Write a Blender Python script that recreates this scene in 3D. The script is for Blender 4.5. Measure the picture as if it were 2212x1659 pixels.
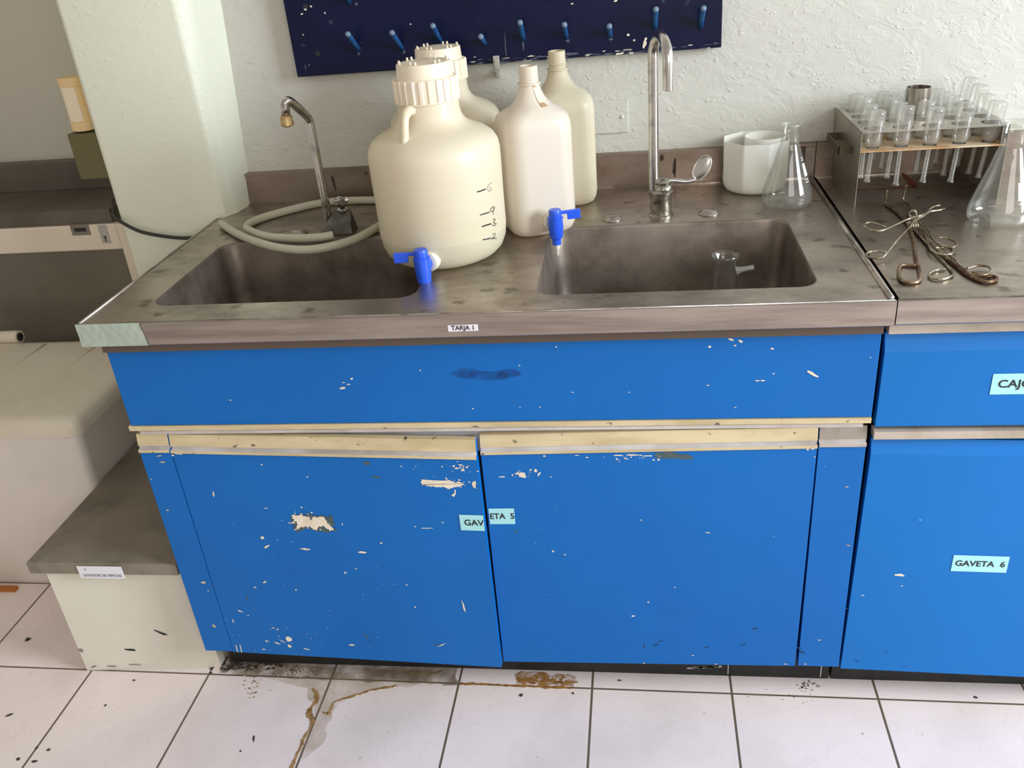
import bpy, bmesh, math, random
from mathutils import Vector, Matrix, noise
for o in list(bpy.data.objects): bpy.data.objects.remove(o)
S = bpy.context.scene
COL = S.collection
PI = math.pi
# ------------------------------------------------------------ camera
cd = bpy.data.cameras.new('camera'); cam = bpy.data.objects.new('camera', cd); COL.objects.link(cam)
cd.sensor_fit = 'HORIZONTAL'; cd.sensor_width = 36.0; cd.lens = 1898.04 / 2212.0 * 36.0
cd.clip_start = 0.02
rx, ry, rz = Vector((0.989762, 0.116417, -0.082572)), Vector((0.017654, 0.474228, 0.880225)), Vector((0.141631, -0.872671, 0.467317))
M = Matrix((rx, ry, rz)).transposed().to_4x4(); M.translation = Vector((0.97627,-1.30924,1.46708))
cam.matrix_world = M
S.camera = cam
# ------------------------------------------------------------ view, world, lights
S.view_settings.view_transform = 'Standard'
S.view_settings.look = 'None'
S.view_settings.gamma = 1.0
S.view_settings.use_curve_mapping = False
S.view_settings.exposure = 0.0
W = bpy.data.worlds.new('world'); S.world = W; W.use_nodes = True
bg = W.node_tree.nodes['Background']
bg.inputs[0].default_value = (0.93, 0.86, 0.77, 1); bg.inputs[1].default_value = 0.52
def area(name, loc, target, sx, sy, power, color):
    l = bpy.data.lights.new(name, 'AREA'); l.shape = 'RECTANGLE'; l.size = sx; l.size_y = sy
    l.energy = power; l.color = color
    o = bpy.data.objects.new(name, l); COL.objects.link(o); o.location = loc
    o.rotation_euler = (Vector(target) - Vector(loc)).to_track_quat('-Z', 'Y').to_euler()
    return o
area('window_daylight_right', (4.2, -1.0, 1.9), (0.4, 0.4, 0.9), 1.3, 1.5, 180, (0.84, 0.92, 1.0))
area('window_daylight_behind', (2.2, -3.9, 2.2), (0.9, 0.2, 0.4), 2.2, 1.2, 42, (1.0, 0.94, 0.88))

# ------------------------------------------------------------ materials
MATS = {}
def lin(c):
    return tuple(((v/255.0)/12.92 if v/255.0 <= 0.04045 else ((v/255.0+0.055)/1.055)**2.4) for v in c) + (1.0,)
def mat(name, col, rough=0.5, metal=0.0, col2=None, scale=6.0, detail=4.0, lo=0.4, hi=0.65, bump=0.0, bscale=60.0,
        spec=0.5, stretch=None, rough2=None, coat=0.0, c3=None, c3scale=3.0, c3lo=.6, c3hi=.7):
    if name in MATS: return MATS[name]
    m = bpy.data.materials.new(name); m.use_nodes = True; nt = m.node_tree; b = nt.nodes['Principled BSDF']
    b.inputs['Base Color'].default_value = lin(col); b.inputs['Roughness'].default_value = rough
    b.inputs['Metallic'].default_value = metal; b.inputs['Specular IOR Level'].default_value = spec
    b.inputs['Coat Weight'].default_value = coat
    tc = nt.nodes.new('ShaderNodeTexCoord'); mp = nt.nodes.new('ShaderNodeMapping')
    nt.links.new(tc.outputs['Object'], mp.inputs[0])
    if stretch: mp.inputs['Scale'].default_value = stretch
    if col2:
        n = nt.nodes.new('ShaderNodeTexNoise'); n.inputs['Scale'].default_value = scale; n.inputs['Detail'].default_value = detail
        n.inputs['Roughness'].default_value = 0.62
        nt.links.new(mp.outputs[0], n.inputs['Vector'])
        mr = nt.nodes.new('ShaderNodeMapRange'); mr.inputs[1].default_value = lo; mr.inputs[2].default_value = hi
        nt.links.new(n.outputs['Fac'], mr.inputs[0])
        mx = nt.nodes.new('ShaderNodeMix'); mx.data_type = 'RGBA'
        mx.inputs[6].default_value = lin(col); mx.inputs[7].default_value = lin(col2)
        nt.links.new(mr.outputs[0], mx.inputs[0]); out = mx.outputs[2]
        if c3:
            n3 = nt.nodes.new('ShaderNodeTexNoise'); n3.inputs['Scale'].default_value = c3scale; n3.inputs['Detail'].default_value = 6
            nt.links.new(tc.outputs['Object'], n3.inputs['Vector'])
            m3 = nt.nodes.new('ShaderNodeMapRange'); m3.inputs[1].default_value = c3lo; m3.inputs[2].default_value = c3hi
            nt.links.new(n3.outputs['Fac'], m3.inputs[0])
            x3 = nt.nodes.new('ShaderNodeMix'); x3.data_type = 'RGBA'; x3.inputs[7].default_value = lin(c3)
            nt.links.new(out, x3.inputs[6]); nt.links.new(m3.outputs[0], x3.inputs[0]); out = x3.outputs[2]
        nt.links.new(out, b.inputs['Base Color'])
        if rough2 is not None:
            r = nt.nodes.new('ShaderNodeMapRange'); r.inputs[1].default_value = lo; r.inputs[2].default_value = hi
            r.inputs[3].default_value = rough; r.inputs[4].default_value = rough2
            nt.links.new(n.outputs['Fac'], r.inputs[0]); nt.links.new(r.outputs[0], b.inputs['Roughness'])
    if bump:
        bn = nt.nodes.new('ShaderNodeTexNoise'); bn.inputs['Scale'].default_value = bscale; bn.inputs['Detail'].default_value = 5
        bu = nt.nodes.new('ShaderNodeBump'); bu.inputs['Strength'].default_value = bump; bu.inputs['Distance'].default_value = 0.003
        nt.links.new(mp.outputs[0], bn.inputs['Vector']); nt.links.new(bn.outputs['Fac'], bu.inputs['Height'])
        nt.links.new(bu.outputs[0], b.inputs['Normal'])
    MATS[name] = m
    return m
def wall_mat(name, col, col2, strength):
    m = bpy.data.materials.new(name); m.use_nodes = True; nt = m.node_tree; b = nt.nodes['Principled BSDF']
    tc = nt.nodes.new('ShaderNodeTexCoord')
    n = nt.nodes.new('ShaderNodeTexNoise'); n.inputs['Scale'].default_value = 2.2; n.inputs['Detail'].default_value = 5
    nt.links.new(tc.outputs['Object'], n.inputs['Vector'])
    mx = nt.nodes.new('ShaderNodeMix'); mx.data_type = 'RGBA'; mx.inputs[6].default_value = lin(col); mx.inputs[7].default_value = lin(col2)
    nt.links.new(n.outputs['Fac'], mx.inputs[0]); nt.links.new(mx.outputs[2], b.inputs['Base Color'])
    b.inputs['Roughness'].default_value = 0.42
    # trowelled plaster under gloss paint: broad lumps plus sharper flecks
    n1 = nt.nodes.new('ShaderNodeTexNoise'); n1.inputs['Scale'].default_value = 16; n1.inputs['Detail'].default_value = 6; n1.inputs['Distortion'].default_value = 0.9
    n1.inputs['Roughness'].default_value = 0.65
    mp = nt.nodes.new('ShaderNodeMapping'); mp.inputs['Scale'].default_value = (1.0, 1.0, 1.6); mp.inputs['Rotation'].default_value = (0, 0.6, 0)
    nt.links.new(tc.outputs['Object'], mp.inputs[0]); nt.links.new(mp.outputs[0], n1.inputs['Vector'])
    v = nt.nodes.new('ShaderNodeTexNoise'); v.inputs['Scale'].default_value = 55; v.inputs['Detail'].default_value = 3
    nt.links.new(mp.outputs[0], v.inputs['Vector'])
    r = nt.nodes.new('ShaderNodeMapRange'); r.inputs[1].default_value = .62; r.inputs[2].default_value = .72; r.inputs[4].default_value = .25
    nt.links.new(v.outputs['Fac'], r.inputs[0])
    ad = nt.nodes.new('ShaderNodeMath'); ad.operation = 'ADD'
    nt.links.new(n1.outputs['Fac'], ad.inputs[0]); nt.links.new(r.outputs[0], ad.inputs[1])
    bu = nt.nodes.new('ShaderNodeBump'); bu.inputs['Strength'].default_value = strength; bu.inputs['Distance'].default_value = 0.006
    nt.links.new(ad.outputs[0], bu.inputs['Height']); nt.links.new(bu.outputs[0], b.inputs['Normal'])
    MATS[name] = m; return m
def glass_mat(name, tint=(0.96, 0.97, 0.95), haze=0.04, strength=1.0):
    m = bpy.data.materials.new(name); m.use_nodes = True; nt = m.node_tree; nt.nodes.clear()
    out = nt.nodes.new('ShaderNodeOutputMaterial')
    tr = nt.nodes.new('ShaderNodeBsdfTransparent'); gl = nt.nodes.new('ShaderNodeBsdfGlossy'); gl.inputs['Roughness'].default_value = 0.03
    lw = nt.nodes.new('ShaderNodeLayerWeight'); lw.inputs['Blend'].default_value = 0.32
    cr = nt.nodes.new('ShaderNodeMapRange'); cr.inputs[3].default_value = 0.045 * strength; cr.inputs[4].default_value = 0.75
    pw = nt.nodes.new('ShaderNodeMath'); pw.operation = 'POWER'; pw.inputs[1].default_value = 2.0
    nt.links.new(lw.outputs['Facing'], pw.inputs[0]); nt.links.new(pw.outputs[0], cr.inputs[0])
    # thicker wall seen edge-on is a little darker
    mx = nt.nodes.new('ShaderNodeMix'); mx.data_type = 'RGBA'
    mx.inputs[6].default_value = tint + (1,); mx.inputs[7].default_value = (0.55, 0.57, 0.54, 1)
    nt.links.new(pw.outputs[0], mx.inputs[0]); nt.links.new(mx.outputs[2], tr.inputs[0])
    df = nt.nodes.new('ShaderNodeBsdfDiffuse'); df.inputs[0].default_value = (0.8, 0.8, 0.76, 1)
    m1 = nt.nodes.new('ShaderNodeMixShader'); m1.inputs[0].default_value = haze
    m2 = nt.nodes.new('ShaderNodeMixShader')
    nt.links.new(tr.outputs[0], m1.inputs[1]); nt.links.new(df.outputs[0], m1.inputs[2])
    nt.links.new(cr.outputs[0], m2.inputs[0]); nt.links.new(m1.outputs[0], m2.inputs[1]); nt.links.new(gl.outputs[0], m2.inputs[2])
    nt.links.new(m2.outputs[0], out.inputs[0])
    MATS[name] = m; return m
def plastic_mat(name, col, low=None, zlow=0.0, rough=0.38, trans=0.35):
    # milky translucent polyethylene; 'low' is the tint of the liquid standing in the bottom
    m = bpy.data.materials.new(name); m.use_nodes = True; nt = m.node_tree; b = nt.nodes['Principled BSDF']
    b.inputs['Roughness'].default_value = rough; b.inputs['Base Color'].default_value = lin(col)
    tl = nt.nodes.new('ShaderNodeBsdfTranslucent'); tl.inputs[0].default_value = lin(col)
    tc = nt.nodes.new('ShaderNodeTexCoord')
    n = nt.nodes.new('ShaderNodeTexNoise'); n.inputs['Scale'].default_value = 7; n.inputs['Detail'].default_value = 3
    nt.links.new(tc.outputs['Object'], n.inputs['Vector'])
    r = nt.nodes.new('ShaderNodeMapRange'); r.inputs[1].default_value = .45; r.inputs[2].default_value = .75; r.inputs[4].default_value = .35
    nt.links.new(n.outputs['Fac'], r.inputs[0])
    mx = nt.nodes.new('ShaderNodeMix'); mx.data_type = 'RGBA'; mx.inputs[6].default_value = lin(col)
    mx.inputs[7].default_value = lin((max(0, col[0]-8), max(0, col[1]-14), max(0, col[2]-40)))
    nt.links.new(r.outputs[0], mx.inputs[0]); o = mx.outputs[2]
    if low:
        sp = nt.nodes.new('ShaderNodeSeparateXYZ'); nt.links.new(tc.outputs['Object'], sp.inputs[0])
        q = nt.nodes.new('ShaderNodeMapRange'); q.inputs[1].default_value = zlow; q.inputs[2].default_value = zlow + 0.004
        q.inputs[3].default_value = 1; q.inputs[4].default_value = 0
        nt.links.new(sp.outputs[2], q.inputs[0])
        m2 = nt.nodes.new('ShaderNodeMix'); m2.data_type = 'RGBA'; m2.inputs[7].default_value = lin(low)
        nt.links.new(q.outputs[0], m2.inputs[0]); nt.links.new(o, m2.inputs[6]); o = m2.outputs[2]
    nt.links.new(o, b.inputs['Base Color']); nt.links.new(o, tl.inputs[0])
    ms = nt.nodes.new('ShaderNodeMixShader'); ms.inputs[0].default_value = trans
    out = nt.nodes['Material Output']
    nt.links.new(b.outputs[0], ms.inputs[1]); nt.links.new(tl.outputs[0], ms.inputs[2]); nt.links.new(ms.outputs[0], out.inputs[0])
    MATS[name] = m; return m
def tile_mat():
    m = bpy.data.materials.new('floor_tiles'); m.use_nodes = True; nt = m.node_tree; b = nt.nodes['Principled BSDF']
    tc = nt.nodes.new('ShaderNodeTexCoord'); mp = nt.nodes.new('ShaderNodeMapping'); mp.inputs['Rotation'].default_value = (0, 0, 0.0075)
    nt.links.new(tc.outputs['Object'], mp.inputs[0])
    sp = nt.nodes.new('ShaderNodeSeparateXYZ'); nt.links.new(mp.outputs[0], sp.inputs[0])
    def line(sock, off, size, w):
        a = nt.nodes.new('ShaderNodeMath'); a.operation = 'ADD'; a.inputs[1].default_value = off + size * 100; nt.links.new(sock, a.inputs[0])
        d = nt.nodes.new('ShaderNodeMath'); d.operation = 'DIVIDE'; d.inputs[1].default_value = size; nt.links.new(a.outputs[0], d.inputs[0])
        f = nt.nodes.new('ShaderNodeMath'); f.operation = 'FRACT'; nt.links.new(d.outputs[0], f.inputs[0])
        g = nt.nodes.new('ShaderNodeMath'); g.operation = 'PINGPONG'; g.inputs[1].default_value = .5; nt.links.new(f.outputs[0], g.inputs[0])
        h = nt.nodes.new('ShaderNodeMapRange'); h.inputs[1].default_value = w * .55 / size; h.inputs[2].default_value = w * .85 / size
        h.inputs[3].default_value = 1; h.inputs[4].default_value = 0; nt.links.new(g.outputs[0], h.inputs[0]); return h.outputs[0]
    lx = line(sp.outputs[0], 0.2985, 0.2915, .0034); ly = line(sp.outputs[1], -0.0500, 0.2915, .0031)
    mxm = nt.nodes.new('ShaderNodeMath'); mxm.operation = 'MAXIMUM'; nt.links.new(lx, mxm.inputs[0]); nt.links.new(ly, mxm.inputs[1])
    n = nt.nodes.new('ShaderNodeTexNoise'); n.inputs['Scale'].default_value = 9; n.inputs['Detail'].default_value = 7; n.inputs['Distortion'].default_value = 1.5
    nt.links.new(tc.outputs['Object'], n.inputs['Vector'])
    cr = nt.nodes.new('ShaderNodeMapRange'); cr.inputs[1].default_value = .49; cr.inputs[2].default_value = .515
    cr.inputs[3].default_value = 0; cr.inputs[4].default_value = 1; nt.links.new(n.outputs['Fac'], cr.inputs[0])
    pp = nt.nodes.new('ShaderNodeMath'); pp.operation = 'PINGPONG'; pp.inputs[1].default_value = .5; nt.links.new(cr.outputs[0], pp.inputs[0])
    sc = nt.nodes.new('ShaderNodeMath'); sc.operation = 'MULTIPLY'; sc.inputs[1].default_value = .35; nt.links.new(pp.outputs[0], sc.inputs[0])
    c1 = nt.nodes.new('ShaderNodeMix'); c1.data_type = 'RGBA'; c1.inputs[6].default_value = lin((240, 226, 222)); c1.inputs[7].default_value = lin((196, 182, 172))
    nt.links.new(sc.outputs[0], c1.inputs[0])
    # fine dirt specks
    n2 = nt.nodes.new('ShaderNodeTexNoise'); n2.inputs['Scale'].default_value = 48; n2.inputs['Detail'].default_value = 4
    nt.links.new(tc.outputs['Object'], n2.inputs['Vector'])
    d2 = nt.nodes.new('ShaderNodeMapRange'); d2.inputs[1].default_value = .71; d2.inputs[2].default_value = .76; d2.inputs[4].default_value = .55
    nt.links.new(n2.outputs['Fac'], d2.inputs[0])
    c2 = nt.nodes.new('ShaderNodeMix'); c2.data_type = 'RGBA'; c2.inputs[7].default_value = lin((120, 108, 92))
    nt.links.new(c1.outputs[2], c2.inputs[6]); nt.links.new(d2.outputs[0], c2.inputs[0])
    # grimy film
    n4 = nt.nodes.new('ShaderNodeTexNoise'); n4.inputs['Scale'].default_value = 3.5; n4.inputs['Detail'].default_value = 6
    nt.links.new(tc.outputs['Object'], n4.inputs['Vector'])
    d4 = nt.nodes.new('ShaderNodeMapRange'); d4.inputs[1].default_value = .45; d4.inputs[2].default_value = .8; d4.inputs[4].default_value = .4
    nt.links.new(n4.outputs['Fac'], d4.inputs[0])
    c4 = nt.nodes.new('ShaderNodeMix'); c4.data_type = 'RGBA'; c4.inputs[7].default_value = lin((178, 165, 150))
    nt.links.new(c2.outputs[2], c4.inputs[6]); nt.links.new(d4.outputs[0], c4.inputs[0])
    c3 = nt.nodes.new('ShaderNodeMix'); c3.data_type = 'RGBA'; c3.inputs[7].default_value = lin((108, 94, 78))
    nt.links.new(c4.outputs[2], c3.inputs[6]); nt.links.new(mxm.outputs[0], c3.inputs[0])
    nt.links.new(c3.outputs[2], b.inputs['Base Color'])
    b.inputs['Roughness'].default_value = .38
    bu = nt.nodes.new('ShaderNodeBump'); bu.inputs['Strength'].default_value = .5; bu.inputs['Distance'].default_value = .002; bu.invert = True
    nt.links.new(mxm.outputs[0], bu.inputs['Height']); nt.links.new(bu.outputs[0], b.inputs['Normal'])
    return m

m_wall = wall_mat('wall_paint', (205, 203, 194), (197, 196, 186), 0.55)
m_wall_smooth = wall_mat('pillar_paint', (228, 229, 208), (218, 222, 204), 0.3)
m_wall_dim = wall_mat('recess_paint', (200, 196, 182), (188, 184, 170), 0.15)
m_floor = tile_mat()
m_steel = mat('worn_stainless_steel', (180, 170, 160), .32, 1.0, (140, 131, 121), 5.5, 7, .42, .66, .05, 30, stretch=(1, 1.6, 1), rough2=.46, c3=(118, 110, 99), c3scale=21, c3lo=.60, c3hi=.68)
m_steel_apron = mat('brushed_steel_apron', (184, 175, 168), .30, 1.0, (146, 136, 130), 3, 5, .4, .7, .04, 90, stretch=(1, 1, 14), rough2=.42)
m_basin = mat('dull_basin_steel', (150, 139, 129), .50, .78, (102, 91, 81), 7, 6, .4, .65, .04, 40, rough2=.52)
m_splash = mat('backsplash_steel', (168, 154, 142), .4, 1.0, (134, 116, 104), 4, 6, .4, .65, 0, rough2=.5, stretch=(1, 1, 2.5))
m_bead = mat('rubbed_steel_edge', (196, 190, 182), .3, 1.0, (150, 143, 134), 14, 4, .45, .6)
m_chrome = mat('worn_chrome', (210, 206, 202), .22, 1.0, (150, 146, 142), 20, 5, .5, .7, rough2=.35)
m_pitted = mat('pitted_chrome', (176, 172, 160), .3, 1.0, (110, 106, 92), 60, 4, .5, .62, .1, 90, rough2=.5)
m_darkmetal = mat('dark_valve_metal', (120, 118, 110), .4, .8, (84, 82, 76), 20)
m_blue = mat('blue_paint', (0, 104, 186), .46, 0, (0, 98, 178), 2.5, 3, .35, .7, .03, 140, spec=.3)
m_blue_bright = mat('bright_blue_paint', (0, 110, 190), .46, 0, (0, 105, 183), 2.5, 3, .35, .7, .03, 140, spec=.3)
m_chip = mat('bare_cream_undercoat', (236, 226, 208), .6, 0, (222, 208, 184), 40)
m_chip_green = mat('grey_green_undercoat', (58, 84, 96), .6, 0, (84, 96, 92), 60)
m_smudge = None
m_scratch_dark = mat('dark_scratch', (14, 50, 84), .6)
m_cream = mat('worn_cream_wood_edge', (214, 198, 160), .6, 0, (184, 166, 126), 24, 6, .4, .7, .15, 90, stretch=(.25, 1, 1), c3=(104, 94, 80), c3scale=55, c3lo=.66, c3hi=.7)
m_rail = mat('grey_metal_rail', (214, 209, 207), .35, .0, (180, 173, 166), 6)
m_brown = mat('brown_board_edge', (92, 78, 68), .7)
m_black = mat('black_toe_kick', (26, 26, 25), .6, 0, (40, 38, 36), 20)
m_inside = mat('dark_cabinet_inside', (38, 40, 42), .8)
m_tagcyan = mat('pale_cyan_label', (166, 226, 232), .35)
m_tagwhite = mat('white_paper_label', (232, 232, 238), .5)
m_ink = mat('black_ink', (30, 32, 36), .6)
m_inkgrey = mat('grey_ink', (120, 120, 132), .6)
m_inkfaint = mat('faded_ink', (140, 136, 130), .6)
m_mint = mat('mint_painted_patch', (172, 184, 170), .5, 0, (160, 174, 160), 12, 4, .4, .6, .5, 45)
m_beige = mat('beige_edge_strip', (186, 174, 160), .5, 0, (160, 146, 128), 10)
m_jug = plastic_mat('milky_jug_plastic', (236, 226, 202), (224, 216, 190), 0.050, trans=.2)
m_jug_pink = plastic_mat('milky_bottle_plastic', (236, 226, 212), None, trans=.2)
m_jug_yellow = plastic_mat('yellowed_bottle_plastic', (226, 217, 192), None, trans=.2)
m_cap = mat('cream_cap_plastic', (238, 226, 204), .42, 0, (230, 216, 192), 8)
m_tub = plastic_mat('translucent_tub_plastic', (248, 248, 242), None, 0, .35, .25)
m_tapblue = mat('blue_tap_plastic', (44, 92, 228), .3)
m_tapwhite = mat('white_nut_plastic', (226, 220, 204), .45)
m_hose = plastic_mat('cloudy_hose_plastic', (214, 212, 194), None, 0, .3, .2)
m_glass = glass_mat('clear_glass', haze=.085, strength=1.5)
m_glass_tube = glass_mat('tube_glass', (0.97, 0.975, 0.96), 0.16, 1.6)
m_frost = mat('frosted_marking', (232, 232, 226), .6)
m_rack = mat('galvanised_rack_metal', (196, 190, 180), .38, 1.0, (160, 154, 144), 7, 5, .4, .65, rough2=.5)
m_rackshelf = mat('rusty_shelf_metal', (222, 200, 168), .5, .2, (190, 146, 98), 14, 5, .42, .62)
m_rust = mat('rust_stain', (150, 78, 40), .7, 0, (112, 62, 36), 30)
m_wire = mat('tarnished_wire', (180, 172, 152), .25, 1.0, (120, 104, 84), 30, 4, .45, .62, rough2=.4)
m_wirerust = mat('rusty_wire', (160, 140, 116), .35, 1.0, (96, 70, 54), 26, 4, .4, .6, rough2=.6)
m_board = mat('navy_gloss_board', (9, 16, 54), .34, 0, (7, 12, 42), 3, 5, .4, .7, .12, 22, spec=.25, c3=(52, 58, 80), c3scale=34, c3lo=.70, c3hi=.76)
m_peg = mat('blue_painted_peg', (24, 70, 124), .4, 0, (40, 92, 140), 40)
m_pegtip = mat('rubbed_peg_tip', (112, 134, 158), .5)
m_concrete = mat('dark_worktop_slab', (140, 131, 116), .55, 0, (122, 113, 98), 5, 6, .4, .65, .05, 60, c3=(112, 104, 90), c3scale=9, c3lo=.53, c3hi=.66)
m_boxwhite = mat('off_white_panel', (222, 219, 203), .45, 0, (212, 206, 192), 3)
m_bench = mat('dark_grey_bench_slab', (100, 92, 82), .42, 0, (84, 76, 66), 4, 5)
m_appl = mat('ivory_enamel', (226, 214, 194), .35, 0, (216, 204, 184), 2)
m_applpanel = mat('grey_door_panel', (112, 106, 92), .3, 0, (98, 92, 78), 3)
m_bin = mat('off_white_bin_plastic', (232, 227, 220), .42, 0, (222, 217, 208), 3)
m_lid = mat('yellowed_bin_lid_plastic', (226, 218, 200), .42, 0, (216, 206, 186), 3)
m_orange = mat('orange_strip', (178, 106, 34), .5)
m_olive = mat('olive_box', (104, 98, 62), .6)
m_lamp = mat('cream_tube_plastic', (232, 204, 150), .5)
m_lampw = mat('white_tube_sleeve', (240, 226, 200), .5)
m_cable = mat('black_rubber_cable', (48, 46, 42), .5)
m_dirt = mat('black_dirt', (52, 44, 38), .8, 0, (84, 70, 58), 60)
m_stain = mat('brown_water_stain', (176, 140, 86), .5, 0, (124, 90, 50), 60)
def film_mat(name, col, a0, a1, scale):
    m = mat(name, col, .45); nt = m.node_tree; b = nt.nodes['Principled BSDF']
    tc = nt.nodes.new('ShaderNodeTexCoord'); n = nt.nodes.new('ShaderNodeTexNoise'); n.inputs['Scale'].default_value = scale; n.inputs['Detail'].default_value = 6
    r = nt.nodes.new('ShaderNodeMapRange'); r.inputs[1].default_value = .35; r.inputs[2].default_value = .65; r.inputs[3].default_value = a0; r.inputs[4].default_value = a1
    nt.links.new(tc.outputs['Object'], n.inputs['Vector']); nt.links.new(n.outputs['Fac'], r.inputs[0]); nt.links.new(r.outputs[0], b.inputs['Alpha'])
    return m
m_film = film_mat('dried_water_film', (176, 152, 112), .08, .40, 14)
m_smudge = film_mat('dark_blue_smudge', (0, 66, 140), .0, .62, 26)
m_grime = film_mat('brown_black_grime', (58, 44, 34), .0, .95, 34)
m_ochre = mat('ochre_rust_powder', (166, 122, 58), .7, 0, (122, 76, 40), 60)
m_clip = mat('grey_plastic_clip', (176, 174, 166), .5)
m_caulk = mat('white_filler', (178, 168, 156), .7, 0, (150, 140, 128), 20)

# ------------------------------------------------------------ mesh helpers
class MB:
    def __init__(s): s.v = []; s.f = []; s.m = []; s.sm = []
    def add(s, vs, fs, mi=0, smooth=False):
        b = len(s.v); s.v += [tuple(v) for v in vs]
        for f in fs: s.f.append([b + i for i in f]); s.m.append(mi); s.sm.append(smooth)
        return s
    def box(s, a, b, mi=0):
        x0, y0, z0 = a; x1, y1, z1 = b
        vs = [(x0,y0,z0),(x1,y0,z0),(x1,y1,z0),(x0,y1,z0),(x0,y0,z1),(x1,y0,z1),(x1,y1,z1),(x0,y1,z1)]
        return s.add(vs, [(0,3,2,1),(4,5,6,7),(0,1,5,4),(1,2,6,5),(2,3,7,6),(3,0,4,7)], mi)
    def lathe(s, prof, c, seg=48, mi=0, axis=None, smooth=True, cap0=True, cap1=True, fn=None):
        # prof: (r, h) along axis from c
        ax = Vector(axis or (0,0,1)).normalized(); c = Vector(c)
        if abs(ax.z) > .999: ux, uy = Vector((1,0,0)), Vector((0,1,0)) * (1 if ax.z > 0 else -1)
        else:
            ux = ax.cross(Vector((0,0,1))).normalized(); uy = ax.cross(ux)
        vs = []
        for k, (r, h) in enumerate(prof):
            for i in range(seg):
                a = 2*PI*i/seg; rr = fn(r, a, k) if fn else r
                vs.append(c + ax*h + ux*rr*math.cos(a) + uy*rr*math.sin(a))
        fs = []
        for k in range(len(prof)-1):
            for i in range(seg):
                j = (i+1) % seg; fs.append((k*seg+i, k*seg+j, (k+1)*seg+j, (k+1)*seg+i))
        if cap0 and prof[0][0] > 1e-6: fs.append(tuple(reversed(range(seg))))
        if cap1 and prof[-1][0] > 1e-6: fs.append(tuple((len(prof)-1)*seg+i for i in range(seg)))
        return s.add(vs, fs, mi, smooth)
    def tube(s, pts, r, seg=12, mi=0, closed=False, caps=True):
        pts = [Vector(p) for p in pts]; n = len(pts); vs = []
        t0 = (pts[1]-pts[0]).normalized(); up = Vector((0,0,1)) if abs(t0.z) < .9 else Vector((0,1,0))
        nrm = (up - t0*up.dot(t0)).normalized()
        for i, q in enumerate(pts):
            if closed: t = (pts[(i+1)%n]-pts[i-1]).normalized()
            elif i == 0: t = t0
            elif i == n-1: t = (pts[-1]-pts[-2]).normalized()
            else: t = (pts[i+1]-pts[i-1]).normalized()
            nrm = (nrm - t*nrm.dot(t)).normalized(); bn = t.cross(nrm)
            rr = r[i] if isinstance(r, (list, tuple)) else r
            for k in range(seg):
                a = 2*PI*k/seg; vs.append(q + nrm*rr*math.cos(a) + bn*rr*math.sin(a))
        fs = []
        for i in range(n if closed else n-1):
            j = (i+1) % n
            for k in range(seg):
                l = (k+1) % seg; fs.append((i*seg+k, i*seg+l, j*seg+l, j*seg+k))
        if caps and not closed: fs.append(tuple(reversed(range(seg)))); fs.append(tuple((n-1)*seg+k for k in range(seg)))
        return s.add(vs, fs, mi, True)
    def prism_x(s, poly, x0, x1, mi=0, mis=None):
        # poly: (y, z) outline extruded along x; mis = one material slot per outline edge
        n = len(poly); vs = [(x0, y, z) for y, z in poly] + [(x1, y, z) for y, z in poly]
        s.add(vs, [tuple(range(n)), tuple(reversed(range(n, 2*n)))], mi)
        b = len(s.v) - 2*n
        for i in range(n):
            j = (i+1) % n; s.f.append([b+i, b+n+i, b+n+j, b+j]); s.m.append(mis[i] if mis else mi); s.sm.append(False)
        return s
    def loops(s, rings, mi=0, smooth=True, cap0=False, cap1=True):
        n = len(rings[0]); vs = [p for r in rings for p in r]; fs = []
        for k in range(len(rings)-1):
            for i in range(n):
                j = (i+1) % n; fs.append((k*n+i, k*n+j, (k+1)*n+j, (k+1)*n+i))
        if cap0: fs.append(tuple(reversed(range(n))))
        if cap1: fs.append(tuple((len(rings)-1)*n+i for i in range(n)))
        return s.add(vs, fs, mi, smooth)
    def build(s, name, mats, parent=None, bevel=0, loc=None, angle=None, autosmooth=False):
        me = bpy.data.meshes.new(name)
        off = Vector((0,0,0)); q = parent
        while q is not None: off += q.location; q = q.parent
        if loc is not None and parent is None: off = Vector(loc)
        me.from_pydata([Vector(v) - off for v in s.v], [], s.f)
        if not isinstance(mats, (list, tuple)): mats = [mats]
        for m in mats: me.materials.append(m)
        for p, mi, sm in zip(me.polygons, s.m, s.sm): p.material_index = mi; p.use_smooth = sm
        bm = bmesh.new(); bm.from_mesh(me); bmesh.ops.remove_doubles(bm, verts=bm.verts, dist=1e-6)
        bmesh.ops.recalc_face_normals(bm, faces=bm.faces) if not getattr(s, 'keepn', False) else None
        bm.to_mesh(me); bm.free()
        if autosmooth: me.set_sharp_from_angle(angle=math.radians(autosmooth))
        o = bpy.data.objects.new(name, me); COL.objects.link(o)
        if parent is not None: o.parent = parent
        elif loc is not None: o.location = loc
        if bevel:
            b = o.modifiers.new('bevel', 'BEVEL'); b.width = bevel; b.segments = 3; b.limit_method = 'ANGLE'
            b.angle_limit = math.radians(40); b.harden_normals = False
        return o
def smoothpath(pts, n=8, closed=False):
    P = [Vector(p) for p in pts]; out = []; N = len(P)
    for i in range(N if closed else N-1):
        p0 = P[(i-1) % N] if (closed or i > 0) else P[0]; p1 = P[i]; p2 = P[(i+1) % N]
        p3 = P[(i+2) % N] if (closed or i+2 < N) else P[-1]
        for k in range(n):
            t = k/n
            out.append(0.5*((2*p1) + (p2-p0)*t + (2*p0-5*p1+4*p2-p3)*t*t + (3*p1-p0-3*p2+p3)*t**3))
    if not closed: out.append(P[-1])
    return out
def tag(o, label=None, cat=None, group=None, kind=None):
    if label: o['label'] = label
    if cat: o['category'] = cat
    if group: o['group'] = group
    if kind: o['kind'] = kind
    return o
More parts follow.
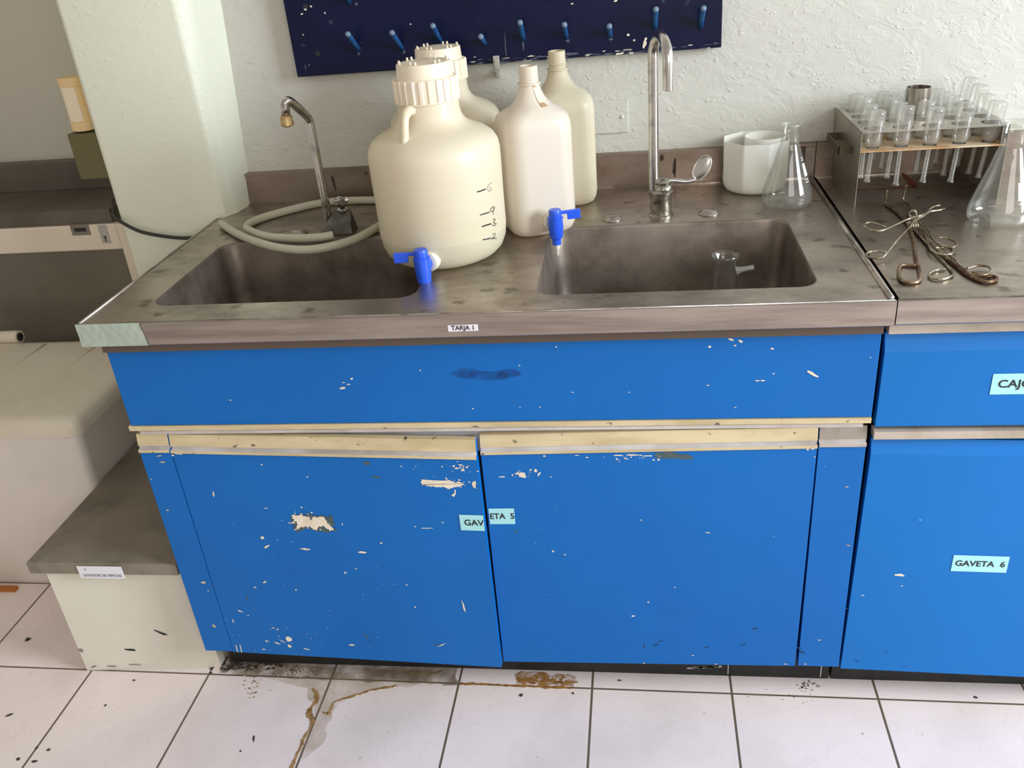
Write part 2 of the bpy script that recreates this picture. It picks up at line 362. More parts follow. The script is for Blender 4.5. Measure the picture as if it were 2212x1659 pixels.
def thing(name, loc, label, cat, group=None):
    o = bpy.data.objects.new(name, None); COL.objects.link(o); o.location = loc; o.empty_display_size = .05
    return tag(o, label, cat, group)
def text_faces(mb, body, origin, ux, uy, size, mi, align='LEFT', squeeze=1.0, lift=0.0006):
    # lettering as real flat letters appended to a mesh; ux, uy = directions of writing and of 'up'
    cu = bpy.data.curves.new('lettering', 'FONT'); cu.body = body; cu.size = size; cu.align_x = align; cu.align_y = 'CENTER'; cu.resolution_u = 3; cu.offset = size*.018
    to = bpy.data.objects.new('lettering', cu); COL.objects.link(to)
    dg = bpy.context.evaluated_depsgraph_get(); me = bpy.data.meshes.new_from_object(to.evaluated_get(dg))
    ux = Vector(ux); uy = Vector(uy); nn = ux.cross(uy)
    vs = [Vector(origin) + ux*v.co.x*squeeze + uy*v.co.y + nn*lift for v in me.vertices]
    mb.add(vs, [tuple(p.vertices) for p in me.polygons], mi)
    bpy.data.objects.remove(to); bpy.data.meshes.remove(me); bpy.data.curves.remove(cu)
def blob(mb, c, ux, uy, w, h, mi, rnd, lift=0.0005, n=14, rag=.28, ang=0, lo=0.0):
    ux = Vector(ux); uy = Vector(uy); nn = ux.cross(uy)
    a0 = math.radians(ang); vs = [Vector(c) + nn*lift]
    for i in range(n):
        a = 2*PI*i/n; r = 1 + rnd.uniform(-rag, rag)
        x = w/2*r*math.cos(a); y = h/2*r*math.sin(a)
        x, y = x*math.cos(a0) - y*math.sin(a0), x*math.sin(a0) + y*math.cos(a0)
        vs.append(Vector(c) + ux*x + uy*y + nn*lift)
    mb.add(vs, [(0, 1+i, 1+(i+1) % n) for i in range(n)], mi)
def ragged(mb, pts, ux, uy, mi, rnd, lift=0.0005, jit=.0015, sub=5):
    # ragged-edged patch through the outline points
    nn = Vector(ux).cross(Vector(uy)); out = []
    N = len(pts)
    for i in range(N):
        a = Vector(pts[i]); b = Vector(pts[(i+1) % N])
        for k in range(sub):
            p = a.lerp(b, k/sub) + Vector(ux)*rnd.gauss(0, jit*.75) + Vector(uy)*rnd.gauss(0, jit*.9)
            out.append(p + nn*lift)
    mb.add(out, [tuple(range(len(out)))], mi)
def tide(mb, pts, w, mi, lift):
    P = smoothpath(pts, 7); n = len(P); q = random.Random(len(pts))
    W_ = [w[min(int(i/7), len(w)-1)]*(1-(i % 7)/7) + w[min(int(i/7)+1, len(w)-1)]*((i % 7)/7) for i in range(n)]
    P = [p + Vector((q.gauss(0, .0008), q.gauss(0, .0008), 0)) for p in P]
    ribbon(mb, P, (0,0,1), [v*q.uniform(.55, 1.25) for v in W_], mi, lift)
def ribbon(mb, pts, nrm, w, mi, lift=0.0005):
    P = [Vector(p) for p in pts]; vs = []; nrm = Vector(nrm)
    for i, p in enumerate(P):
        t = (P[min(i+1, len(P)-1)] - P[max(i-1, 0)]).normalized(); s = nrm.cross(t).normalized()
        ww = (w[i] if isinstance(w, (list, tuple)) else w)/2
        vs += [p + s*ww + nrm*lift, p - s*ww + nrm*lift]
    mb.add(vs, [(2*i, 2*i+1, 2*i+3, 2*i+2) for i in range(len(P)-1)], mi)
XF, ZF = (1,0,0), (0,0,1)      # in-plane axes of a cabinet front
rnd = random.Random(5)

# ------------------------------------------------------------ the room
mb = MB(); mb.add([(-3,-3.2,0),(4.2,-3.2,0),(4.2,1.25,0),(-3,1.25,0)], [(0,1,2,3)], 0)
FU, FV = (1,0,0), (0,1,0)
# dried puddle film and brown tide marks from a leak under the cabinet, rust powder, dirt
ragged(mb, [(0.0512,0.0964,0.0000),(0.2575,0.0827,0.0000),(0.5656,0.0736,0.0000),(0.5705,0.0459,0.0000),(0.4430,0.0329,0.0000),(0.3839,0.0174,0.0000),(0.3333,-0.0079,0.0000),(0.3148,-0.0465,0.0000),(0.3209,-0.1180,0.0000),(0.2842,-0.1859,0.0000),(0.2817,-0.0964,0.0000),(0.2659,-0.0235,0.0000),(0.2364,0.0140,0.0000),(0.1631,0.0378,-0.0000),(0.0467,0.0525,0.0000)], FU, FV, 1, rnd, .0004, .003)
tide(mb, [(0.2525,0.0173,0.0000),(0.2659,0.0022,0.0000),(0.2711,-0.0170,0.0000),(0.2658,-0.0362,0.0000),(0.2678,-0.0548,0.0000),(0.2804,-0.0677,0.0000),(0.2797,-0.0906,0.0000),(0.2765,-0.1201,-0.0000),(0.2753,-0.1544,0.0000),(0.2746,-0.1864,0.0000)], [.004,.009,.010,.009,.015,.010,.005,.008,.006,.009], 2, .0008)
tide(mb, [(0.2965,-0.0473,0.0000),(0.3091,-0.0480,0.0000),(0.3110,-0.0342,0.0000),(0.3122,-0.0178,0.0000),(0.3330,-0.0067,0.0000),(0.3608,0.0061,0.0000),(0.3839,0.0174,0.0000),(0.4131,0.0264,0.0000),(0.4409,0.0328,-0.0000)], [.004,.008,.007,.004,.006,.007,.006,.007,.003], 2, .0008)
tide(mb, [(0.4432,0.0772,0.0000),(0.4659,0.0712,0.0000),(0.4877,0.0680,0.0000),(0.5134,0.0717,0.0000),(0.5330,0.0792,0.0000)], [.004], 2, .0008)
for q in [(0.7677,0.0641,0.0927,0.0339,0),(0.7376,0.0603,0.0607,0.0157,0),(0.7935,0.0573,0.0501,0.0181,0)]:
    for k in range(26):
        blob(mb, (q[0]+rnd.gauss(0, q[2]*.28), q[1]+rnd.gauss(0, q[3]*.22), 0), FU, FV, rnd.uniform(.003, .012), rnd.uniform(.003, .008), 3, rnd, .0008+k*1e-6)
tide(mb, [(0.5818,0.0463,0.0000),(0.6477,0.0450,0.0000),(0.7090,0.0436,0.0000),(0.7895,0.0429,0.0000),(0.8294,0.0420,0.0000)], [.008,.006,.006,.008,.004], 3, .0007)
for q, mi, n, s in (([(0.0903,0.0836,0.1549,0.0417,0)], 4, 70, .007), ([(0.0328,0.0857,0.0671,0.0363,0)], 4, 40, .009), ([(1.3183,0.0730,0.0471,0.0432,0)], 4, 34, .0035), ([(1.2619,0.0409,0.1213,0.0493,0)], 4, 18, .002),
                 ([(0.1164,0.0225,0.0431,0.0561,0)], 3, 26, .004), ([(0.1883,0.0593,0.1729,0.0428,0)], 5, 46, .004), ([(0.1968,0.0665,0.2593,0.0373,0)], 4, 40, .003)):
    x, y, w, h, _ = q[0]
    for k in range(n):
        blob(mb, (x+rnd.gauss(0, w*.3), y+rnd.gauss(0, h*.3), 0), FU, FV, s*rnd.uniform(.4, 1.3), s*rnd.uniform(.4, 1.1), mi, rnd, .001+k*1e-6, 9)
for x, y, w, h, a in [(-0.5215,0.1415,0.0147,0.0146,0),(-0.2071,-0.0490,0.0054,0.0073,0),(0.7168,0.0183,0.0080,0.0076,0),(0.8282,0.0279,0.0049,0.0050,0),(-0.2064,0.1956,0.0036,0.0053,0),(-0.1773,0.0245,0.0067,0.0061,0),(-0.4181,-0.0853,0.0154,0.0060,30),(-0.3219,-0.1957,0.0103,0.0080,0),(-0.2823,-0.1994,0.0123,0.0079,0),(0.1684,-0.1206,0.0050,0.0172,20),(0.1527,-0.1526,0.0050,0.0048,0),(-0.2981,-0.1667,0.0063,0.0068,0),(-0.2692,-0.1700,0.0073,0.0067,0),(0.9259,0.0677,0.0089,0.0052,0),(1.6423,0.0507,0.0080,0.0076,0)]:
    blob(mb, (x, y, 0), FU, FV, w, h, 4, rnd, .0009, 9, .3, a)
fl = mb; fl.keepn = False
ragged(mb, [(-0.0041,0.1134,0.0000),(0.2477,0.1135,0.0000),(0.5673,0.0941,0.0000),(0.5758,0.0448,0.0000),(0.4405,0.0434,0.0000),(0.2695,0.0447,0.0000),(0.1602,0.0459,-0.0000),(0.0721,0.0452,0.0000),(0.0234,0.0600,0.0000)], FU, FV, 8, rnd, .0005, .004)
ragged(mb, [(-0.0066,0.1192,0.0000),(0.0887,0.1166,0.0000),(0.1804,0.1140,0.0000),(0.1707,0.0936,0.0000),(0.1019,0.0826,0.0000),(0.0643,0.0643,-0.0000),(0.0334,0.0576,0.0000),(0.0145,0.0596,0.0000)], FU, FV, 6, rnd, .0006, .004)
ragged(mb, [(0.6948,0.0786,0.0000),(0.7657,0.0880,0.0000),(0.8327,0.0746,0.0000),(0.8292,0.0458,0.0000),(0.7592,0.0456,0.0000),(0.7084,0.0487,0.0000)], FU, FV, 7, rnd, .0006, .004)
o = fl.build('floor', [m_floor, m_film, m_stain, m_ochre, m_dirt, m_chip, m_grime, film_mat('ochre_film', (168, 120, 52), .0, .9, 40), film_mat('dirty_film', (128, 110, 88), .0, .62, 22)]); tag(o, 'glossy off-white marbled floor tiles with dark grout and leak stains', None, None, 'structure')
mb = MB(); mb.box((-.03, .72, 0), (4.2, .86, 3.0)); tag(mb.build('wall_back', m_wall), None, None, None, 'structure')
# pillar: rounded arrises, right face splayed a little
rr = .014
def pillar_ring(z, bx):
    P = []
    for k in range(7): a = PI + k*PI/12; P.append((-.25+rr+rr*math.cos(a), .61+rr+rr*math.sin(a), z))
    P += [(.012, .610, z), (.020, .6125, z), (.034+.3*(bx-.046), .640, z), (.036+.3*(bx-.046), .645, z), (bx, .73, z), (bx, 1.08, z), (-.25, 1.08, z)]
    return P
mb = MB(); mb.loops([pillar_ring(0, .046), pillar_ring(.9, .046), pillar_ring(1.4, .080), pillar_ring(3.0, .086)], 0, True, True, True)
tag(mb.build('wall_pillar', m_wall_smooth, autosmooth=35), None, None, None, 'structure')
mb = MB(); mb.box((-3, 1.08, 0), (-.03, 1.2, 3.0)); tag(mb.build('wall_left', m_wall_dim), None, None, None, 'structure')

# ------------------------------------------------------------ stainless sink top
def rrect(x0, y0, x1, y1, r, z, n=8, inset=0):
    x0 += inset; y0 += inset; x1 -= inset; y1 -= inset; r = max(r - inset*.3, .004); P = []
    for cx, cy, a0 in ((x1-r, y0+r, -PI/2), (x1-r, y1-r, 0), (x0+r, y1-r, PI/2), (x0+r, y0+r, PI)):
        for k in range(n+1): a = a0 + k*PI/2/n; P.append((cx+r*math.cos(a), cy+r*math.sin(a), z))
    return P
H = .9
def sheet_with_holes(outer, holes, z, mi=0, mb=None):
    bm = bmesh.new(); E = []
    for lp in [outer] + holes:
        vs = [bm.verts.new((p[0], p[1], z)) for p in lp]
        E += [bm.edges.new((vs[i], vs[(i+1) % len(vs)])) for i in range(len(vs))]
    bmesh.ops.triangle_fill(bm, use_beauty=True, use_dissolve=False, edges=E)
    bm.verts.ensure_lookup_table(); bm.normal_update()
    for f in bm.faces:
        if f.normal.z < 0: f.normal_flip()
    bm.verts.index_update()
    mb.add([v.co.copy() for v in bm.verts], [[v.index for v in f.verts] for f in bm.faces], mi); bm.free()
SINKS = [(.098, .074, .594, .418, .036), (.806, .066, 1.272, .426, .034)]
top = thing('sink_countertop', (0.68, .36, .856), 'long worn stainless steel countertop with two sunken basins on the blue cabinets', 'sink')
mb = MB()
holes = [rrect(a, b, c, d, r, H) for a, b, c, d, r in SINKS]
sheet_with_holes([(0,0,0),(1.3735,0,0),(1.3735,.70,0),(0.018,.70,0),(0.018,.605,0),(0,.605,0)], holes, H, 0, mb)
# rolled rims on the free edges and around the apron
mb.prism_x([(0,H),(-.0015,H-.002),(-.0015,.858),(.001,.856),(.008,.856),(.008,.862),(.004,.864),(.004,H)], 0, 1.3735, 1)
mb.box((0, .004, .856), (.004, .605, H), 1); mb.box((1.3695, .004, .856), (1.3735, .70, H), 1)
st = mb.build('worktop', [m_steel, m_steel_apron], top)
mb = MB()
mb.tube([(.004,.004,H),(.004,.60,H)], .0026, 8); mb.tube([(.004,.001,H),(1.371,.001,H)], .0016, 8)
mb.tube([(1.366,.004,H+.001),(1.366,.70,H+.001)], .005, 8)
mb.build('raised_rim', m_bead, top)
mb = MB(); mb.box((.04, .704, H-.01), (1.3735, .722, H+.076)); mb.box((.04, .700, H+.071), (1.3735, .722, H+.0765)); mb.box((.04, .697, H), (1.3735, .705, H+.0025), 1)
mb.box((1.310, .7025, H+.003), (1.352, .7045, H+.070), 2); mb.box((1.352, .7025, H+.003), (1.371, .7045, H+.068), 3)
rs = random.Random(8)
for x, y, w, h, a in [(0.2645,0.9440,0.0069,0.0386,8),(0.3477,0.9620,0.0068,0.0078,0),(1.0673,0.9384,0.0072,0.0487,0),(1.0733,0.9746,0.0072,0.0052,0),(1.1136,0.9380,0.0051,0.0053,0),(1.0394,0.9629,0.0082,0.0146,0)]:
    blob(mb, (x, .7035, y), XF, ZF, w, h, 4, rs, .0006, 9, .35, a)
mb.build('backsplash', [m_splash, m_bead, m_brown, m_caulk, m_dirt], top)
for i, (a, b, c, d, r) in enumerate(SINKS):
    mb = MB(); R_ = []
    for ins, z in ((0, H), (.0015, H-.0015), (.003, H-.006), (.007, .80), (.012, .742), (.018, .728), (.03, .718), (.05, .714)):
        R_.append(rrect(a, b, c, d, r, z, 8, ins))
    mb.loops(R_, 0, True, False, True)
    cx, cy = (a+c)/2, (b+d)/2
    bs = mb.build('basin', m_basin, top, autosmooth=50)
    mb = MB(); mb.lathe([(.040,0),(.040,.003),(.034,.004),(.030,.001),(.004,.001)], (cx, cy, .714), 32); mb.build('drain', m_chrome, bs)
for x, y in ((.250,.466),(.432,.467),(.930,.466),(1.127,.475)):
    mb = MB(); mb.lathe([(.0215,0),(.021,.0022),(.016,.003),(.0155,.006),(.012,.0075),(.001,.0078)], (x, y, H), 32); mb.build('hole_plug', m_steel_apron, top)
mb = MB()
vs = []
nx, nz = 36, 14
for j in range(nz+1):
    for i in range(nx+1):
        x = -.001 + .121*i/nx; z = .857 + .0435*j/nz
        bmp = .0007*max(0, math.cos(2*PI*(i/5.2 + .5*(j//4))) * math.sin(2*PI*j/4.7))
        vs.append((x + .006*(1-j/nz)*(i/nx), -.0022 - bmp, z))
mb.add(vs, [(j*(nx+1)+i, j*(nx+1)+i+1, (j+1)*(nx+1)+i+1, (j+1)*(nx+1)+i) for j in range(nz) for i in range(nx)], 0, True)
mb.box((-.001,-.0008,.857),(.12,.0,.9005))
mb.build('painted_patch', m_mint, top)['label'] = 'pale mint painted patch on the left end of the steel edge'
mb = MB(); mb.add([(.6655,-.0022,.868),(.7165,-.0022,.8685),(.7165,-.0022,.8805),(.6655,-.0022,.880)], [(0,1,2,3)], 0)
text_faces(mb, 'TARJA 1', (.691,-.0022,.8743), XF, ZF, .0118, 1, 'CENTER', .95, .0005)
mb.build('name_tag', [m_tagwhite, m_ink], top)['label'] = 'small white tag reading TARJA 1'

# steel worktop of the next bench
nb = thing('side_countertop', (1.80, .36, .856), 'stainless steel countertop right of the seam, holding the tube rack and tongs', 'countertop')
mb = MB(); X0, X1 = 1.3752, 2.35
mb.add([(X0,0,H),(X1,0,H),(X1,.70,H),(X0,.70,H)], [(0,1,2,3)], 0)
mb.prism_x([(0,H),(-.0015,H-.002),(-.0015,.860),(.001,.857),(.008,.857),(.008,.862),(.004,.864),(.004,H)], X0, X1, 1)
mb.box((X0,.004,.857),(X0+.003,.70,H),1)
# rust tide mark where a square tin stood, ring mark
rq = random.Random(3)
Q = [(1.4753,0.7265,0.9000),(1.5628,0.7329,0.9000),(1.5602,0.5922,0.9000),(1.4384,0.5962,0.9000)]
ribbon(mb, [Vector(Q[0]).lerp(Vector(Q[1]), t/6) for t in range(7)], (0,0,1), [.006,.008,.009,.010,.009,.012,.006], 2)
ribbon(mb, [Vector(Q[1]).lerp(Vector(Q[2]), t/6) for t in range(7)], (0,0,1), [.010,.006,.008,.010,.012,.016,.010], 2)
ribbon(mb, [Vector(Q[2]).lerp(Vector(Q[3]), t/6) for t in range(7)], (0,0,1), [.014,.008,.005,.004,.004,.005,.006], 2)
Rg = (1.6105,0.4415,0.9000)
ribbon(mb, [(Rg[0]+.036*math.cos(a*PI/12), Rg[1]+.036*math.sin(a*PI/12), H) for a in range(25)], (0,0,1), .0016, 3, .0003)
mb.build('worktop', [m_steel, m_steel_apron, m_rust, m_basin], nb)
mb = MB(); mb.tube([(X0,.001,H),(X1,.001,H)], .0018, 8); mb.build('raised_rim', m_bead, nb)
mb = MB(); mb.box((X0, .704, H-.01), (X1, .722, H+.076)); mb.box((X0, .700, H+.071), (X1, .722, H+.0765)); mb.box((X0, .697, H), (X1, .705, H+.0025), 1)
mb.box((1.43,.7025,H+.003),(1.545,.7045,H+.07),2); mb.box((1.585,.7025,H+.003),(1.625,.7045,H+.07),2)
mb.build('backsplash', [m_splash, m_bead, m_caulk], nb)

# ------------------------------------------------------------ blue cabinet under the sinks
YF = .03
cab = thing('sink_cabinet', (.69, .36, 0), 'wide scuffed blue cabinet under the two sinks, chipped paint and sagging left door', 'cabinet')
mb = MB()
mb.box((.026,.052,.095),(.042,.69,.852)); mb.box((1.343,.052,.095),(1.359,.69,.852)); mb.box((.042,.67,.095),(1.343,.69,.70)); mb.box((.042,.052,.095),(1.343,.67,.112))
mb.box((.042,.060,.60),(1.343,.075,.66)); mb.box((.67,.058,.11),(.70,.075,.62))
mb.build('carcass', m_inside, cab)
mb = MB(); mb.box((.022,.016,.836),(1.364,.05,.8555)); mb.build('top_rail', m_brown, cab)
def marks(mb, lst, mi, r, y=YF, rag=.35, n=12, lift=.0006):
    for k, (x, z, w, h, a) in enumerate(lst): blob(mb, (x, y, z), XF, ZF, w*.9, h*.85, mi, r, lift + k*4e-6, n, rag, a)
r1 = random.Random(21)
mb = MB(); mb.box((.019, YF, .6745), (1.366, YF+.018, .8355))
# smudges and chips on the long apron panel
marks(mb, [(0.7146,0.7669,0.0977,0.0239,-4),(0.6825,0.7739,0.0573,0.0276,0),(0.7558,0.7714,0.0485,0.0200,0)], 2, r1, lift=.0004, rag=.2)
marks(mb, [(1.1302,0.8260,0.0104,0.0042,-20),(1.1452,0.8222,0.0089,0.0051,-25),(1.0955,0.8134,0.0060,0.0043,0),(1.1963,0.8074,0.0067,0.0034,0),(1.1366,0.8149,0.0045,0.0026,0),(1.1284,0.8353,0.0045,0.0025,0),(1.1844,0.7480,0.0091,0.0027,-8),(1.1753,0.7482,0.0076,0.0027,-5),(1.2010,0.7608,0.0037,0.0026,0),(1.0947,0.7410,0.0054,0.0027,0),(0.8409,0.8201,0.0039,0.0026,0),(0.7749,0.7863,0.0040,0.0027,0),(0.8640,0.7318,0.0040,0.0018,0),(0.9613,0.7300,0.0040,0.0018,0),(1.1407,0.6968,0.0054,0.0018,0),(0.4511,0.7481,0.0112,0.0058,10),(0.4716,0.7665,0.0051,0.0038,20),(0.4628,0.7554,0.0069,0.0029,0),(0.4549,0.7593,0.0060,0.0019,0),(0.5988,0.7804,0.0033,0.0028,0),(0.6848,0.7021,0.0034,0.0029,0),(0.8045,0.7031,0.0033,0.0028,0),(0.7691,0.7036,0.0025,0.0019,0),(0.2327,0.7270,0.0054,0.0020,0),(1.3525,0.7873,0.0029,0.0017,0)], 1, r1)
ribbon(mb, [(1.2551,0.0300,0.7648),(1.2613,0.0300,0.7612),(1.2668,0.0300,0.7568),(1.2738,0.0300,0.7531)], (0,-1,0), [.003,.005,.004,.002], 1, .0007)
ap = mb.build('apron_panel', [m_blue, m_chip, m_smudge], cab, bevel=.001)
mb = MB(); mb.prism_x([(YF-.002,.6735),(YF-.002,.6635),(YF+.012,.6595),(YF+.018,.6595),(YF+.018,.6735)], .014, 1.366); mb.build('finger_pull', m_cream, ap)
mb = MB(); mb.box((.03, YF+.004, .6525), (1.355, YF+.019, .6592)); mb.box((.03, YF+.019, .600), (1.34, YF+.030, .6592)); mb.build('rail', m_rail, cab)
mb = MB(); mb.box((.031,.09,0),(1.362,.105,.094)); mb.box((1.155,.0885,.006),(1.157,.0905,.09),1); mb.box((1.345,.0885,.006),(1.347,.0905,.09),1)
for k in range(8): blob(mb, (1.08+.008*k, .09, .02+.001*k), XF, ZF, .02, .005, 1, r1, .0006, 9, .4, 8)
mb.build('toe_kick', [m_black, m_rail], cab)
def front_profile(z0, z1, t=.018):
    # flat panel with the worn cream finger groove along its top
    return [(YF,z0),(YF,z1-.038),(YF-.0035,z1-.037),(YF-.0035,z1-.031),(YF+.004,z1-.030),(YF+.004,z1-.024),(YF+.001,z1-.0235),(YF+.006,z1),(YF+t,z1),(YF+t,z0)], [0,1,1,2,2,2,1,1,0,0]
def door_panel(name, x0, x1, z0, z1, parent, mats, fn=None):
    mb = MB(); pr, mi = front_profile(z0, z1); mb.prism_x(pr, x0, x1, 0, mi)
    if fn: fn(mb)
    return mb.build(name, mats, parent)
r2 = random.Random(4)
def left_stile(mb):
    marks(mb, [(0.0580,0.6067,0.0125,0.0033,12),(0.0604,0.5917,0.0135,0.0033,6),(0.0245,0.5517,0.0039,0.0023,0),(0.0373,0.4766,0.0070,0.0036,0),(0.0654,0.2899,0.0125,0.0078,8),(0.0699,0.2672,0.0042,0.0040,0),(0.0580,0.1679,0.0075,0.0097,0),(0.0142,0.2352,0.0032,0.0041,0),(0.0916,0.1874,0.0021,0.0041,0)], 1, r2)
door_panel('stile', .019, .083, .0945, .652, cab, [m_blue, m_cream, m_rail], left_stile)
def right_stile(mb):
    marks(mb, [(1.3389,0.5322,0.0071,0.0030,0),(1.3541,0.4015,0.0098,0.0043,-8),(1.3208,0.1674,0.0070,0.0037,0),(1.2992,0.1019,0.0071,0.0038,0)], 1, r2); marks(mb, [(1.2907,0.1331,0.0124,0.0050,-20)], 3, r2)
door_panel('stile', 1.285, 1.363, .0965, .654, cab, [m_blue, m_bead, m_rail, m_scratch_dark], right_stile)
def sheet_tag(name, x0, z0, x1, z1, y, body, size, parent, label, align='CENTER', tx=None, squeeze=1.0):
    mb = MB(); mb.add([(x0,y,z0),(x1,y,z0),(x1,y,z1),(x0,y,z1),(x0,y+.0004,z0),(x1,y+.0004,z0),(x1,y+.0004,z1),(x0,y+.0004,z1)], [(0,1,2,3),(7,6,5,4),(0,3,7,4),(1,5,6,2),(3,2,6,7),(0,4,5,1)], 0)
    text_faces(mb, body, (tx if tx is not None else (x0+x1)/2, y, (z0+z1)/2), XF, ZF, size, 1, align, squeeze, .0005)
    o = mb.build(name, [m_tagcyan, m_ink], parent); o['label'] = label; return o
def hinge(o, px, pz, swing, sag, lean=0.0):
    # hang a door: swing opens it about its hinge edge, sag drops the free side, lean skews the upright edges
    off = Vector((0,0,0)); q = o.parent
    while q is not None: off += q.location; q = q.parent
    a, g, k = math.radians(swing), math.tan(math.radians(sag)), math.tan(math.radians(lean)); Y0 = YF+.018
    for ob in [o] + list(o.children):
        for v in ob.data.vertices:
            c = v.co + off; dx = c.x - px; dz = c.z - pz; dy = c.y - Y0
            v.co = Vector((px + dx*math.cos(a) - dy*math.sin(a) + k*dz, Y0 + dx*math.sin(a) + dy*math.cos(a), c.z - g*dx)) - off
r3 = random.Random(17)
def flakes(mb, c, sx, sz, n, size, mi):
    for k in range(n): blob(mb, (c[0]+r3.gauss(0, sx), YF, c[2]+r3.gauss(0, sz)), XF, ZF, size*r3.uniform(.3, 1.4), size*r3.uniform(.3, 1.0), mi, r3, .0007+k*2e-6, 9, .4)
def big_chips(mb):
    flakes(mb, (0.3379,0.0300,0.4551), .022, .010, 34, .004, 1); flakes(mb, (0.3603,0.0300,0.4530), .022, .010, 14, .003, 2)
    flakes(mb, (0.6406,0.0300,0.5489), .014, .006, 24, .0035, 1); flakes(mb, (0.6500,0.0300,0.5861), .014, .005, 16, .0030, 1)
    flakes(mb, (0.6173,0.0300,0.5760), .05, .012, 14, .0018, 1); flakes(mb, (0.2135,0.0300,0.1216), .05, .03, 26, .0024, 1); flakes(mb, (0.3321,0.0300,0.3046), .14, .10, 36, .0016, 1)
    ragged(mb, [(0.5730,0.0300,0.5554),(0.6411,0.0300,0.5541),(0.6547,0.0300,0.5489),(0.6469,0.0300,0.5426),(0.6353,0.0300,0.5416),(0.6259,0.0300,0.5374),(0.6085,0.0300,0.5406),(0.5908,0.0300,0.5417),(0.5725,0.0300,0.5449)], XF, ZF, 1, r3, .0006, .0016)
    ragged(mb, [(0.6693,0.0300,0.5541),(0.6772,0.0300,0.5540),(0.6756,0.0300,0.5384),(0.6699,0.0300,0.5426)], XF, ZF, 1, r3, .0006, .001, 3)
    ribbon(mb, [(0.6363,0.0300,0.5353),(0.6344,0.0300,0.5258),(0.6293,0.0300,0.5205)], (0,-1,0), [.002,.003,.006], 1, .0006)
    ragged(mb, [(0.2948,0.0300,0.4594),(0.3069,0.0300,0.4719),(0.3277,0.0300,0.4708),(0.3538,0.0300,0.4687),(0.3807,0.0300,0.4710),(0.3858,0.0300,0.4576),(0.3791,0.0300,0.4418),(0.3867,0.0300,0.4316),(0.3564,0.0300,0.4325),(0.3268,0.0300,0.4380),(0.2980,0.0300,0.4287),(0.2977,0.0300,0.4458)], XF, ZF, 2, r3, .0005, .003)
    ragged(mb, [(0.2986,0.0300,0.4685),(0.3210,0.0300,0.4708),(0.3344,0.0300,0.4664),(0.3345,0.0300,0.4574),(0.3458,0.0300,0.4664),(0.3664,0.0300,0.4654),(0.3727,0.0300,0.4485),(0.3802,0.0300,0.4373),(0.3717,0.0300,0.4326),(0.3588,0.0300,0.4451),(0.3406,0.0300,0.4347),(0.3318,0.0300,0.4438),(0.3150,0.0300,0.4414),(0.2987,0.0300,0.4321),(0.3068,0.0300,0.4482),(0.3020,0.0300,0.4572)], XF, ZF, 1, r3, .0008, .0018)
